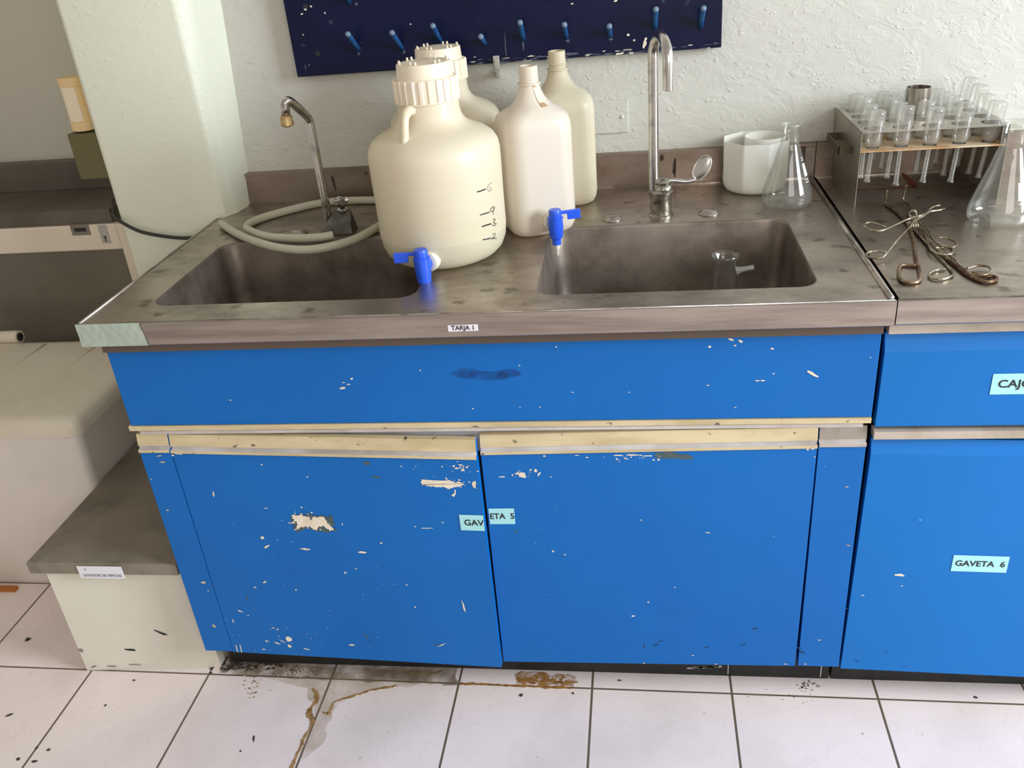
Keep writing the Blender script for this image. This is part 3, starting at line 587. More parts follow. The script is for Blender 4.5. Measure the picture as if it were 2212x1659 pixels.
def left_door(mb):
    big_chips(mb)
    marks(mb, [(0.3049,0.4572,0.0057,0.0058,0),(0.3421,0.4765,0.0047,0.0046,0),(0.2253,0.4119,0.0088,0.0096,0),(0.2301,0.3897,0.0158,0.0048,35),(0.3096,0.3858,0.0254,0.0048,-3),(0.4295,0.3813,0.0192,0.0059,-4),(0.4722,0.4049,0.0057,0.0047,0),(0.5701,0.4441,0.0239,0.0023,2),(0.3844,0.3274,0.0049,0.0061,0),(0.4097,0.3385,0.0058,0.0024,10),(0.2042,0.2962,0.0102,0.0051,30),(0.1793,0.2808,0.0061,0.0052,0),(0.2688,0.2775,0.0040,0.0051,0),(0.5194,0.2418,0.0039,0.0063,0),(0.5092,0.3005,0.0039,0.0037,0),(0.1305,0.2133,0.0126,0.0040,-25),(0.1455,0.2020,0.0042,0.0041,0),(0.1066,0.1839,0.0032,0.0110,0),(0.2236,0.1394,0.0190,0.0166,10),(0.2212,0.1178,0.0095,0.0112,0),(0.1942,0.1250,0.0128,0.0042,-30),(0.2081,0.1309,0.0169,0.0028,-35),(0.2276,0.0880,0.0192,0.0071,-3),(0.3637,0.1291,0.0134,0.0055,0),(0.3830,0.0785,0.0115,0.0042,0),(0.4863,0.0809,0.0082,0.0041,0),(0.5378,0.0706,0.0184,0.0055,-3),(0.4070,0.0862,0.0052,0.0028,0),(0.4257,0.0869,0.0310,0.0028,0),(0.2597,0.1109,0.0148,0.0042,-15),(0.1590,0.1048,0.0086,0.0042,0),(0.1955,0.1692,0.0053,0.0041,0),(0.2041,0.1655,0.0063,0.0041,0),(0.1710,0.1297,0.0085,0.0042,-45),(0.3237,0.4887,0.0047,0.0045,0),(0.4004,0.4498,0.0028,0.0046,0),(0.1474,0.5173,0.0039,0.0149,-8),(0.2640,0.5873,0.0047,0.0043,0),(0.3074,0.4741,0.0029,0.0034,0),(0.3503,0.5604,0.0046,0.0033,0),(0.2486,0.4851,0.0115,0.0023,4),(0.6210,0.2491,0.0038,0.0375,6),(0.6168,0.5863,0.0044,0.0031,0),(0.6444,0.5831,0.0079,0.0041,0),(0.6553,0.5789,0.0087,0.0041,10),(0.6513,0.5902,0.0061,0.0041,0),(0.6398,0.5882,0.0044,0.0051,0),(0.6640,0.5860,0.0044,0.0041,0),(0.5390,0.5868,0.0044,0.0031,0),(0.6031,0.4587,0.0046,0.0033,0),(0.5466,0.4473,0.0037,0.0034,0),(0.5614,0.1395,0.0260,0.0026,30)], 1, r3)
    marks(mb, [(0.4728,0.5923,0.0144,0.0094,-10),(0.4859,0.5620,0.0181,0.0053,-8),(0.1550,0.2512,0.0031,0.0185,0),(0.4007,0.1541,0.0031,0.0296,20),(0.5496,0.1404,0.0140,0.0040,-15)], 2, r3, lift=.0004)
    marks(mb, [(0.0951,0.6128,0.0133,0.0088,0),(0.0860,0.6075,0.0067,0.0044,0),(0.1031,0.6106,0.0076,0.0044,0)], 1, r3)
    ribbon(mb, [(0.0959,0.0300,0.1136),(0.0952,0.0300,0.0930),(0.1049,0.0300,0.0933),(0.1059,0.0300,0.1153)], (0,-1,0), .0022, 1, .0007)
dl = door_panel('door', .0855, .684, .0925, .6505, cab, [m_blue, m_cream, m_rail, m_scratch_dark], None)
# chips live on the door's own mesh, with their own undercoat colours
def attach_marks(o, fn, mats, px, sag):
    mb = MB(); fn(mb); g = math.tan(math.radians(sag)); mb.v = [(v[0], v[1], v[2] + g*(v[0]-px)) for v in mb.v]; me = o.data; n0 = len(me.materials)
    for m in mats: me.materials.append(m)
    off = Vector((0,0,0)); q = o.parent
    while q is not None: off += q.location; q = q.parent
    bm = bmesh.new(); bm.from_mesh(me)
    zb = min(v.co.z for v in bm.verts) + off.z + .001     # keep every chip on the panel
    low = [v[2] < zb for v in mb.v]
    vs = [bm.verts.new(Vector((v[0], v[1], max(v[2], zb)))-off) for v in mb.v]
    for f, mi in zip(mb.f, mb.m):
        if all(low[i] for i in f): continue
        try: fc = bm.faces.new([vs[i] for i in f]); fc.material_index = n0 + mi - 1
        except ValueError: pass
    bmesh.ops.delete(bm, geom=[v for v in bm.verts if not v.link_faces], context='VERTS')
    bm.normal_update()
    bm.to_mesh(me); bm.free()
attach_marks(dl, left_door, [m_chip, m_chip_green], .086, .95)
sheet_tag('name_tag', .637, .4505, .6835, .4870, YF-.0012, 'GAV', .0190, dl, 'left half of a torn pale blue tag, reading GAV', 'RIGHT', .6832, 1.0)
hinge(dl, .086, .64, -1.3, .95, .1)
def right_door(mb):
    flakes(mb, (0.7596,0.0300,0.5620), .018, .005, 16, .003, 1); flakes(mb, (0.9513,0.0300,0.5992), .04, .004, 16, .003, 1); flakes(mb, (0.9901,0.0300,0.3732), .2, .15, 26, .0013, 1)
    marks(mb, [(0.7621,0.5599,0.0172,0.0124,-15),(0.7537,0.5631,0.0086,0.0052,0),(0.7245,0.5559,0.0122,0.0031,0),(0.7877,0.5690,0.0060,0.0092,0),(0.7940,0.5619,0.0043,0.0103,-35),(0.7793,0.5711,0.0034,0.0041,0),(0.9389,0.6013,0.0215,0.0030,0),(0.9678,0.6020,0.0279,0.0039,0),(0.9924,0.5999,0.0196,0.0030,0),(0.9363,0.5934,0.0041,0.0040,0),(1.0021,0.5910,0.0041,0.0040,0),(1.0111,0.5919,0.0049,0.0049,10),(0.9561,0.5932,0.0033,0.0020,0),(0.8060,0.6012,0.0051,0.0040,0),(0.8832,0.5977,0.0050,0.0030,0),(0.8658,0.6018,0.0084,0.0020,0),(0.8097,0.3822,0.0054,0.0045,0),(0.8326,0.3746,0.0036,0.0034,0),(1.1014,0.4292,0.0101,0.0022,-8),(0.9790,0.4574,0.0034,0.0032,0),(0.9916,0.2576,0.0045,0.0036,0),(1.0426,0.2964,0.0044,0.0023,0),(0.9612,0.2206,0.0092,0.0049,20),(1.0804,0.1181,0.0055,0.0026,0),(0.9826,0.0927,0.0066,0.0039,0),(1.1270,0.0955,0.0064,0.0026,0),(1.2688,0.6170,0.0077,0.0057,0),(1.2761,0.6131,0.0077,0.0048,20),(1.2669,0.6113,0.0047,0.0057,0),(1.2798,0.5949,0.0039,0.0019,0),(1.2633,0.1006,0.0072,0.0025,0)], 1, r3)
    marks(mb, [(1.0372,0.5996,0.0728,0.0137,0),(1.0250,0.6036,0.0487,0.0098,0),(1.0575,0.5955,0.0324,0.0098,-4),(0.7412,0.4297,0.0081,0.0045,-20),(0.9290,0.5420,0.0034,0.0020,0)], 2, r3, rag=.3, lift=.0004)
    marks(mb, [(1.0063,0.1436,0.0148,0.0038,20),(1.1985,0.1930,0.0124,0.0037,12),(1.1798,0.1506,0.0144,0.0025,30),(0.9831,0.1403,0.0028,0.0178,15),(1.2873,0.1442,0.0106,0.0050,-20),(1.1076,0.1406,0.0109,0.0038,20),(1.0156,0.1540,0.0129,0.0025,20)], 3, r3, lift=.0004)
dr = door_panel('door', .6895, 1.2825, .0955, .6515, cab, [m_blue, m_cream, m_rail], None)
attach_marks(dr, right_door, [m_chip, m_chip_green, m_scratch_dark], 1.2825, -.85)
sheet_tag('name_tag', .6925, .456, .7415, .4925, YF-.0012, 'ETA  5', .0185, dr, 'right half of a torn pale blue tag, reading ETA 5', 'LEFT', .6935, .92)
hinge(dr, 1.2825, .64, .1, -.85, .35)

# ------------------------------------------------------------ cabinet of the next bench
c2 = thing('drawer_cabinet', (1.70, .36, 0), 'bright blue cabinet at the right edge with one drawer above a door', 'cabinet')
mb = MB(); mb.box((1.385,.054,.095),(1.40,.69,.853)); mb.box((1.98,.054,.095),(1.995,.69,.853)); mb.box((1.40,.67,.095),(1.98,.69,.853)); mb.box((1.40,.054,.095),(1.98,.67,.11)); mb.box((1.40,.06,.60),(1.98,.08,.853))
mb.build('carcass', m_inside, c2)
mb = MB(); mb.box((1.3675,.09,0),(2.0,.105,.094)); mb.build('toe_kick', m_black, c2)
mb = MB(); mb.box((1.374,.022,.832),(2.0,.05,.853)); mb.build('top_rail', m_beige, c2)
mb = MB(); mb.prism_x([(YF,.655),(YF,.796),(YF+.012,.826),(YF+.02,.826),(YF+.02,.655)], 1.3735, 1.995)
d1 = mb.build('drawer', m_blue_bright, c2, bevel=.0012)
sheet_tag('name_tag', 1.546, .715, 1.640, .753, YF-.001, 'CAJÓN  6', .0200, d1, 'pale blue tag with the word CAJÓN cut by the photo edge', 'LEFT', 1.5555, 1.1)
mb = MB(); mb.box((1.373,.026,.632),(1.995,.05,.647)); mb.build('finger_pull', m_beige, d1)
mb = MB(); mb.prism_x([(YF,.092),(YF,.600),(YF+.010,.626),(YF+.02,.626),(YF+.02,.092)], 1.3730, 1.995)
marks(mb, [(1.4540,0.3355,0.0212,0.0067,0),(1.4611,0.3101,0.0049,0.0022,0),(1.3943,0.2839,0.0075,0.0023,0),(1.4726,0.4630,0.0039,0.0021,0)], 1, r3)
marks(mb, [(1.4493,0.1423,0.0224,0.0049,8),(1.3986,0.1553,0.0121,0.0049,8),(1.4017,0.1146,0.0140,0.0050,-20),(1.4925,0.1054,0.0086,0.0038,0)], 2, r3, lift=.0004)
d2 = mb.build('door', [m_blue_bright, m_chip, m_smudge], c2)
sheet_tag('name_tag', 1.5415, .3495, 1.637, .3865, YF-.001, 'GAVETA  6', .0178, d2, 'pale blue tag reading GAVETA 6', 'CENTER', None, 1.0)
hinge(d2, 1.373, .62, 0, 1.6, .6)

# ------------------------------------------------------------ jugs and bottles
def carboy(name, cx, cy, s, label, mt, spigot=False, handle_ang=(-2.2, 0.9)):
    t = thing(name, (cx, cy, H), label, 'jug', 'cream screw-cap carboys')
    prof = [(.060,.0015),(.088,0),(.101,.006),(.112,.017),(.119,.034),(.1215,.055),(.1215,.11),(.1225,.17),(.1225,.198),(.120,.212),(.113,.224),(.100,.234),(.084,.2415),(.072,.247),(.0635,.254),(.0580,.264),(.0560,.276),(.0545,.30)]
    mb = MB(); mb.lathe([(r*s, h*s) for r, h in prof], (cx, cy, H), 72, cap1=True)
    mb.build('body', mt, t, autosmooth=60)
    cz = H + .290*s
    def ribs(r, a, k):
        ph = (a*24/(2*PI)) % 1
        return r + (.0022*s if ph < .36 else 0)
    mb = MB(); mb.lathe([(.0575*s,0),(.0595*s,.001*s),(.0595*s,.003*s)], (cx, cy, cz), 208, smooth=True)
    mb.lathe([(.0570*s,.003*s),(.0570*s,.038*s),(.0555*s,.0405*s)], (cx, cy, cz), 208, fn=ribs)
    mb.lathe([(.0540*s,.040*s),(.0500*s,.0425*s),(.0485*s,.064*s),(.0475*s,.066*s),(.0460*s,.0662*s),(.001,.0672*s)], (cx, cy, cz), 96)
    cp = mb.build('screw_cap', m_cap, t, autosmooth=35)
    for k in range(6):
        for d in (-.11, .11):
            a = .3 + k*PI/3 + d; mb = MB(); mb.lathe([(.0022*s,0),(.0022*s,.005*s),(.0012*s,.0062*s)], (cx+.0425*s*math.cos(a), cy+.0425*s*math.sin(a), cz+.0655*s), 10)
            mb.build('cap_stud', m_cap, cp)
    for a in handle_ang:
        d = Vector((math.cos(a), math.sin(a), 0)); c0 = Vector((cx, cy, H))
        P = [c0 + d*r*s + Vector((0,0,h*s)) for r, h in ((.048,.283),(.066,.284),(.077,.277),(.083,.262),(.087,.243),(.093,.226),(.097,.212))]
        mb = MB(); mb.tube(smoothpath(P, 6), [.009*s]*12+[.0075*s]*25, 12); mb.build('handle', mt, t, autosmooth=60)
    return t
j1 = carboy('carboy', .611, .296, 1.0, 'largest cream carboy in front, ribbed screw cap, blue tap and pen marks', m_jug, handle_ang=(-1.93,))
j2 = carboy('carboy', .580, .580, .97, 'cream screw-cap carboy standing behind the front one, against the wall', m_jug, handle_ang=(2.0,))
j2.location.z = H
# pen marks on the front carboy: dashes and numerals wrapped on its wall
def cyl_nrm(p, cx=.611, cy=.296):
    n = Vector((p[0]-cx, p[1]-cy, 0)); return n.normalized()
def stroke(pts, w, mi=0):
    mb = MB()
    P = smoothpath(pts, 4); vs = []
    for i, p in enumerate(P):
        n = cyl_nrm(p); t = (P[min(i+1, len(P)-1)] - P[max(i-1, 0)]).normalized(); sd = n.cross(t).normalized()
        base = Vector((.611, .296, p.z)) + n*.1231
        vs += [base + sd*w/2, base - sd*w/2]
    mb.add(vs, [(2*i, 2*i+1, 2*i+3, 2*i+2) for i in range(len(P)-1)], 0)
    mb.build('pen_mark', [m_ink, m_inkfaint][mi], j1)
stroke([(0.6986,0.2118,1.0424),(0.7043,0.2182,1.0420),(0.7114,0.2276,1.0423)], .0022)
stroke([(0.7213,0.2451,1.0487),(0.7173,0.2371,1.0478),(0.7142,0.2318,1.0427),(0.7164,0.2355,1.0356),(0.7199,0.2421,1.0378),(0.7169,0.2365,1.0429)], .0009, 1)
stroke([(0.6999,0.2132,0.9994),(0.7050,0.2190,0.9991),(0.7135,0.2307,0.9985)], .0020)
stroke([(0.7208,0.2440,1.0053),(0.7159,0.2346,1.0024),(0.7162,0.2352,0.9978),(0.7203,0.2430,0.9987),(0.7214,0.2453,1.0040),(0.7195,0.2414,0.9966),(0.7184,0.2391,0.9904)], .0011)
stroke([(0.7009,0.2143,0.9773),(0.7075,0.2221,0.9771),(0.7145,0.2324,0.9761)], .0024)
stroke([(0.7178,0.2381,0.9829),(0.7210,0.2444,0.9798),(0.7180,0.2385,0.9766),(0.7217,0.2460,0.9713),(0.7189,0.2401,0.9698),(0.7157,0.2344,0.9736)], .0011)
stroke([(0.7003,0.2136,0.9530),(0.7068,0.2212,0.9510),(0.7118,0.2281,0.9502)], .0020)
stroke([(0.7150,0.2332,0.9554),(0.7185,0.2394,0.9550),(0.7181,0.2386,0.9499),(0.7130,0.2300,0.9477),(0.7179,0.2382,0.9465),(0.7204,0.2430,0.9429)], .0011)
def spigot(t, base, d, lever_dir, tip=False, sc=1.0, vz=1.0):
    # base: where the nut meets the wall, d: outward direction
    base = Vector(base); d = Vector(d).normalized()
    mb = MB(); mb.lathe([(.017*sc,-.006),(.0175*sc,.002),(.0175*sc,.011),(.014*sc,.013)], base, 60, axis=d, fn=lambda r, a, k: r*(1+.03*(int(a*30/PI) % 2)))
    mb.lathe([(.010*sc,.013),(.010*sc,.024)], base, 24, axis=d)
    mb.build('nut', m_tapwhite, t, autosmooth=40)
    c = base + d*.031; z = c.z
    mb = MB(); mb.lathe([(.0086,-.048*vz),(.0086,-.034*vz),(.0118,-.031*vz),(.0135,-.022*vz),(.0147,-.002),(.0140,.014),(.0155,.0145),(.0155,.017),(.0120,.0175),(.0125,.0285),(.0110,.032),(.001,.0325)], c, 32)
    mb.lathe([(.0115,.014),(.0115,.026),(.006,.030)], base, 20, axis=d)
    b = mb.build('tap_body', m_tapblue, t, autosmooth=35)
    l = Vector(lever_dir).normalized(); n = l.cross(Vector((0,0,1))).normalized(); mb = MB()
    for seg0, seg1, h0, h1, w in ((.008,.026,.021,.0275,.0045), (.024,.050,.009,.0275,.0055)):
        a0 = c + l*seg0; a1 = c + l*seg1
        vs = [p + n*sg*w/1 * .5 + Vector((0,0,hh)) for p in (a0, a1) for hh in (h0, h1) for sg in (-1, 1)]
        mb.add(vs, [(0,1,3,2),(4,6,7,5),(0,2,6,4),(1,5,7,3),(2,3,7,6),(0,4,5,1)], 0)
    mb.build('tap_lever', m_tapblue, t, bevel=.0012)
    if tip:
        mb = MB(); mb.lathe([(.0022,-.062),(.0032,-.060),(.0034,-.050),(.0055,-.047),(.0058,-.040),(.0055,-.038)], c, 20)
        mb.build('spout_tip', m_tapwhite, t)
d = Vector((-.16, -1, 0)).normalized()
spigot(j1, Vector((.625,.294,.9285)) + d*.1155, d + Vector((-.16,0,0)), (-1, -.05, 0))

def square_bottle(name, cx, cy, rot, hw, hd, label, mt, hs=1.0, neck_top=.318):
    t = thing(name, (cx, cy, H), label, 'bottle', 'narrow-necked plastic bottles')
    mb = MB(); rings = []
    ca, sa = math.cos(rot), math.sin(rot)
    def ring(w, d2, r, z, n=10):
        P = []
        r = min(r, w*.999, d2*.999)
        for qx, qy, a0 in ((w-r, -d2+r, -PI/2), (w-r, d2-r, 0), (-w+r, d2-r, PI/2), (-w+r, -d2+r, PI)):
            for k in range(n+1):
                a = a0 + k*PI/2/n; x = qx+r*math.cos(a); y = qy+r*math.sin(a); P.append((cx+x*ca-y*sa, cy+x*sa+y*ca, H+z))
        return P
    for f, r, z in ((.62,.03,.001),(.80,.03,0),(.90,.032,.005),(.97,.034,.016),(1,.036,.03),(1,.036,.10),(1,.036,.20),(.985,.036,.215),(.93,.036,.228),(.80,.04,.238)):
        rings.append(ring(hw*f, hd*f, r, z*hs))
    for r, z in ((.042,.246),(.034,.253),(.0275,.262),(.0225,.273),(.0195,.283)):
        rings.append(ring(r, r, r, z*hs))
    k = neck_top - .318
    for r, z in ((.0190,.284),(.0222,.2845),(.0222,.2875),(.0180,.288),(.0180,.2925),(.0188,.293),(.0188,.2945),(.0178,.295),(.0178,.318),(.0150,.3183),(.0150,.30)):
        rings.append(ring(r, r, r, (z*hs if z < .289 else z*hs + k*min(1, (z-.289)/.006))))
    mb.loops(rings, 0, True, True, True); mb.build('body', mt, t, autosmooth=50)
    return t
b3 = square_bottle('plastic_bottle', .781, .431, math.radians(24), .069, .062, 'open milky plastic bottle with blue tap over the right basin, tape on neck', m_jug_pink)
vs = []
for k, (rr_, zz_) in enumerate(((.0186,.2835),(.0200,.2800),(.0228,.2725),(.0278,.2618),(.0345,.2530),(.0425,.2463))):
    for a in (-1.18, -1.02, -.86):
        a += .05*k; vs.append((.781+(rr_+.0009)*math.cos(a), .431+(rr_+.0009)*math.sin(a), H+zz_+.0005))
mb = MB(); mb.add(vs, [(3*k+j, 3*k+j+1, 3*k+j+4, 3*k+j+3) for k in range(5) for j in range(2)], 0, True)
mb.m[0] = mb.m[1] = mb.m[9] = mb.m[8] = 1
mb.build('tape_strip', [mat('cream_tape', (232, 214, 192), .5), mat('tape_grime', (176, 146, 112), .6)], b3)
b4 = square_bottle('plastic_bottle', .822, .612, math.radians(12), .070, .058, 'yellowed narrow-necked plastic bottle, rearmost, behind the one with the tap', m_jug_yellow, .985, .322)
tg = Vector((math.sin(math.radians(34)), -math.cos(math.radians(34)), 0))
spigot(b3, Vector((.781+.032, .431-.056, .9305)), (.35, -1, 0), (1, .30, 0), True, 1.05, .80)

# octagonal tub cut from a bottle, with a round cup inside
tb = thing('plastic_tub', (1.236, .640, H), 'milky eight-sided open plastic tub right of the tall tap', 'container')
mb = MB(); rings = []
def oct_ring(r, z, k, n=96, rot=.30):
    P = []
    for i in range(n):
        th = i*2*PI/n; o = math.cos(PI/8)/math.cos((th % (PI/4)) - PI/8); f = 1 + k*(o*1.03 - 1)
        P.append((1.236 + r*f*math.cos(th+rot), .640 + r*f*math.sin(th+rot), H+z))
    return P
for r, z, k in ((.050,.0,.0),(.060,.004,.0),(.066,.012,.3),(.0695,.024,.6),(.0700,.05,1),(.0705,.1095,1)): rings.append(oct_ring(r, z, k))
for r, z, k in ((.0688,.1095,1),(.0682,.05,1),(.066,.024,.6),(.055,.006,0)): rings.append(oct_ring(r, z, k))
mb.loops(rings, 0, True, True, True); mb.build('wall_shell', m_tub, tb, autosmooth=65)
cu = thing('plastic_cup', (1.256, .650, H+.0065), 'small round milky cup nested inside the eight-sided tub', 'cup')
mb = MB(); mb.lathe([(.036,0),(.040,.004),(.041,.02),(.0425,.105),(.0413,.105),(.040,.02),(.035,.005)], (1.256,.650,H+.0065), 48); mb.build('wall_shell', m_tub, cu, autosmooth=50)

# ------------------------------------------------------------ hose on the sink top
hz = H + .0092
P = [(0.0455,0.5307,0.9100),(0.1031,0.4645,0.9100),(0.1762,0.3883,0.9100),(0.2527,0.3335,0.9100),(0.3244,0.3115,0.9100),(0.3801,0.3352,0.9100),(0.4124,0.3942,0.9100),(0.4416,0.4758,0.9100)]
P = [Vector(p) for p in P] + [Vector((.475,.50,hz)), Vector((.50,.56,hz)), Vector((.47,.625,hz)), Vector((.40,.655,hz))]
P += [Vector(p) for p in [(0.2916,0.6676,0.9100),(0.2281,0.6516,0.9100),(0.1665,0.5994,0.9100),(0.1248,0.5466,0.9100),(0.1200,0.4974,0.9100)]]
Q = [Vector(p) for p in [(0.1510,0.4520,0.9100),(0.2069,0.4022,0.9100),(0.2756,0.3820,0.9100),(0.3261,0.3816,0.9100),(0.3527,0.3929,0.9100)]]
for i, p in enumerate(P): p.z = hz + (.004 if 2 <= i <= 5 else 0)
for i, p in enumerate(Q): p.z = hz + (.006 if i else .003)
mb = MB(); mb.tube(smoothpath(P+Q, 8), .0088, 14, caps=True)
o = mb.build('rubber_hose', m_hose, None, loc=(.25,.5,H)); tag(o, 'cloudy grey plastic hose coiled around the short left tap', 'hose')

# ------------------------------------------------------------ taps
lt = thing('bent_tap', (.325, .468, H), 'short tap with angular bent spout and brass end at the left basin', 'tap')
e = Vector((.322,.478,1.143)); sp = Vector((.309,.40,1.192)); 
e = Vector((.317,.478,1.140))
d1_ = (sp-e).normalized()
P = [Vector((.320,.474,.915)), Vector((.3195,.475,.97)), Vector((.3185,.476,1.03)), Vector((.3175,.477,1.09))]
A_ = e + Vector((0,0,-.014)); B_ = e + d1_*.014
for k in range(7):
    t = k/6; P.append(A_*(1-t)**2 + e*2*t*(1-t) + B_*t**2)
A_ = sp - d1_*.014; B_ = Vector((.3025,.398,1.176)); cc = sp + Vector((-.004,-.006,.002))
for k in range(8):
    t = k/7; P.append(A_*(1-t)**2 + cc*2*t*(1-t) + B_*t**2)
P.append(Vector((.300,.398,1.160)))
mb = MB(); mb.tube(P, .0088, 20)
mb.build('spout', m_chrome, lt)
mb = MB(); mb.lathe([(.0085,-.006),(.0125,-.004),(.0125,.003),(.0118,.004),(.0118,.013),(.0098,.015)], (.300,.398,1.146), 40, fn=lambda r,a,k: r*(1+.015*math.cos(20*a)))
mb.lathe([(.0080,-.0065),(.0080,-.001)], (.300,.398,1.146), 24, mi=1)
mb.build('nozzle', [mat('brass_nozzle', (206, 180, 130), .4, .6, (170, 140, 92), 60), m_darkmetal], lt, autosmooth=40)
mb = MB()
x0, y0 = .348, .462
vs = [(x0-.045,y0-.026,H),(x0+.032,y0-.022,H),(x0+.030,y0+.026,H),(x0-.045,y0+.026,H),(x0-.036,y0-.018,H+.012),(x0+.028,y0-.016,H+.016),(x0+.022,y0+.020,H+.045),(x0-.012,y0+.020,H+.045)]
mb.add(vs, [(0,3,2,1),(4,5,6,7),(0,1,5,4),(1,2,6,5),(2,3,7,6),(3,0,4,7)], 0)
mb.build('valve_block', m_darkmetal, lt, bevel=.002)
kx, ky = .353, .480
mb = MB(); mb.lathe([(.006,0),(.006,.016)], (kx,ky,H+.040), 16, mi=1); mb.lathe([(.011,0),(.012,.004),(.009,.007)], (kx,ky,H+.040), 24)
for k in range(4):
    a = .5 + k*PI/2; dd = Vector((math.cos(a), math.sin(a), 0)); cc = Vector((kx,ky,H+.062))
    mb.tube([cc, cc+dd*.006, cc+dd*.014], [.006,.0055,.0075], 12)
mb.lathe([(.008,-.006),(.010,0),(.008,.006),(.001,.008)], (kx,ky,H+.062), 20)
mb.build('knob', [m_chrome, m_black], lt, autosmooth=50)

gt = thing('gooseneck_tap', (1.030, .478, H), 'tall chrome gooseneck tap with elbow lever behind the right basin', 'tap')
mb = MB(); bx, by = 1.030, .480
mb.lathe([(.0255,0),(.0255,.002),(.0225,.004),(.0218,.042),(.0245,.046),(.0245,.050),(.020,.054)], (bx,by,H), 48)
mb.build('base', m_pitted, gt, autosmooth=40)
mb = MB(); mb.lathe([(.018,.052),(.019,.056),(.0165,.062),(.014,.064),(.015,.069),(.009,.075),(.001,.076)], (bx+.004,by-.002,H), 40); mb.build('collar', m_pitted, gt, autosmooth=40)
px_, py_ = 1.016, .482; Rg_ = .042; dv = Vector((.30, -.95, 0)).normalized(); zt = 1.210
P = [Vector((px_,py_,.935)), Vector((px_,py_,1.05)), Vector((px_,py_,1.15))]
c_ = Vector((px_,py_,zt)) + dv*Rg_
for k in range(13):
    a = PI - k*PI/12; P.append(c_ + dv*Rg_*math.cos(a) + Vector((0,0,Rg_*math.sin(a))))
P.append(P[-1] + Vector((.0,-.001,-.028))); P.append(P[-1] + Vector((.0,-.001,-.020)))
mb = MB(); mb.tube(P, .0100, 24, caps=False)
E_ = P[-1]; mb.lathe([(.0100,0),(.0082,0),(.0082,.03)], E_, 24, mi=1, cap0=False)
mb.build('gooseneck', [m_chrome, m_darkmetal], gt)
mb = MB(); L_ = [(1.020,.480,.968),(1.050,.482,.970),(1.080,.484,.966),(1.098,.486,.968)]
mb.tube(smoothpath(L_, 5), [.0052]*16, 12)
n = 20; ring = []
pc = Vector((1.112,.490,.990)); ua = Vector((.50,.05,.86)).normalized(); ub = Vector((.80,-.25,-.45)).normalized(); un = ua.cross(ub)
mb.loops([[pc + ua*.027*math.cos(2*PI*i/n)*f + ub*.014*math.sin(2*PI*i/n)*f + un*q for i in range(n)] for f, q in ((.85,-.0022),(1,-.001),(1,.001),(.85,.0022))], 0, True, True, True)
mb.tube([pc + ua*.026*math.cos(2*PI*i/n) + ub*.0135*math.sin(2*PI*i/n) for i in range(n)], .0026, 8, closed=True)
mb.build('lever', m_chrome, gt, autosmooth=40)

# ------------------------------------------------------------ glassware
def flask_profile(rb, hh, rn, rl):
    return [(.001,.001),(rb*.80,.0008),(rb*.93,.004),(rb*.99,.012),(rb,.020),(rb*.965,.032),(rb*.60,hh*.52),(rn*1.22,hh*.70),(rn*1.02,hh*.755),(rn,hh*.80),(rn,hh*.955),(rl*.97,hh*.975),(rl,hh*.985),(rl*.97,hh),(rn*.94,hh*.992),(rn*.88,hh*.95)]
def conical(name, cx, cy, z, rb, hh, rn, rl, label, patch=None):
    t = thing(name, (cx, cy, z), label, 'flask', 'conical glass flasks')
    mb = MB(); prof = flask_profile(rb, hh, rn, rl)
    mb.lathe(prof, (cx, cy, z+.0005), 64, cap0=False, cap1=False); b = mb.build('body', m_glass, t, autosmooth=60)
    if patch:
        mb = MB()
        def at(a, h):
            # point on the outer wall of the cone at height h
            for (r0, h0), (r1, h1) in zip(prof, prof[1:]):
                if h0 <= h <= h1 and h1 > h0: r = r0 + (r1-r0)*(h-h0)/(h1-h0); break
            return (cx+(r+.0004)*math.cos(a), cy+(r+.0004)*math.sin(a), z+h)
        for (a0, a1, h0, h1) in patch:
            nA, nH = 6, 4
            vs = [at(a0+(a1-a0)*i/nA, h0+(h1-h0)*j/nH) for j in range(nH+1) for i in range(nA+1)]
            mb.add(vs, [(j*(nA+1)+i, j*(nA+1)+i+1, (j+1)*(nA+1)+i+1, (j+1)*(nA+1)+i) for j in range(nH) for i in range(nA)], 0, True)
        mb.build('marking', m_frost, b)
    return t
conical('conical_flask', 1.285, .510, H, .0505, .164, .0178, .0225, 'smaller conical glass flask standing in front of the milky tub', [(-.72,-.38,.064,.088),(-.74,-.44,.094,.0955),(-.74,-.44,.0985,.100),(-.74,-.44,.057,.0585),(-.74,-.44,.052,.0535)])
conical('conical_flask', 1.640, .350, H, .0565, .181, .0200, .0255, 'large conical glass flask at the right edge, white square marking', [(-1.42,-1.02,.052,.082),(-1.40,-1.15,.046,.0475)])
ff = thing('filter_flask', (1.139, .250, .7145), 'glass side-arm flask standing inside the right basin', 'flask')
fx, fy = 1.139, .250
mb = MB(); mb.lathe([(.001,0),(.050,.001),(.056,.008),(.056,.022),(.046,.055),(.034,.085),(.0255,.105),(.0225,.125),(.0215,.150),(.0215,.168),(.0250,.1715),(.0258,.175),(.0245,.178),(.0212,.177),(.0195,.170)], (fx,fy,.7148), 64, cap0=False, cap1=False)
fb = mb.build('body', glass_mat('dim_flask_glass', haze=.02, strength=1.2), ff, autosmooth=60)
mb = MB(); mb.tube([(fx+.020,fy,.860),(fx+.028,fy,.862),(fx+.038,fy,.864),(fx+.052,fy,.866)], [.0085,.0055,.0045,.0048], 16, caps=False); mb.build('side_arm', m_glass_tube, ff)

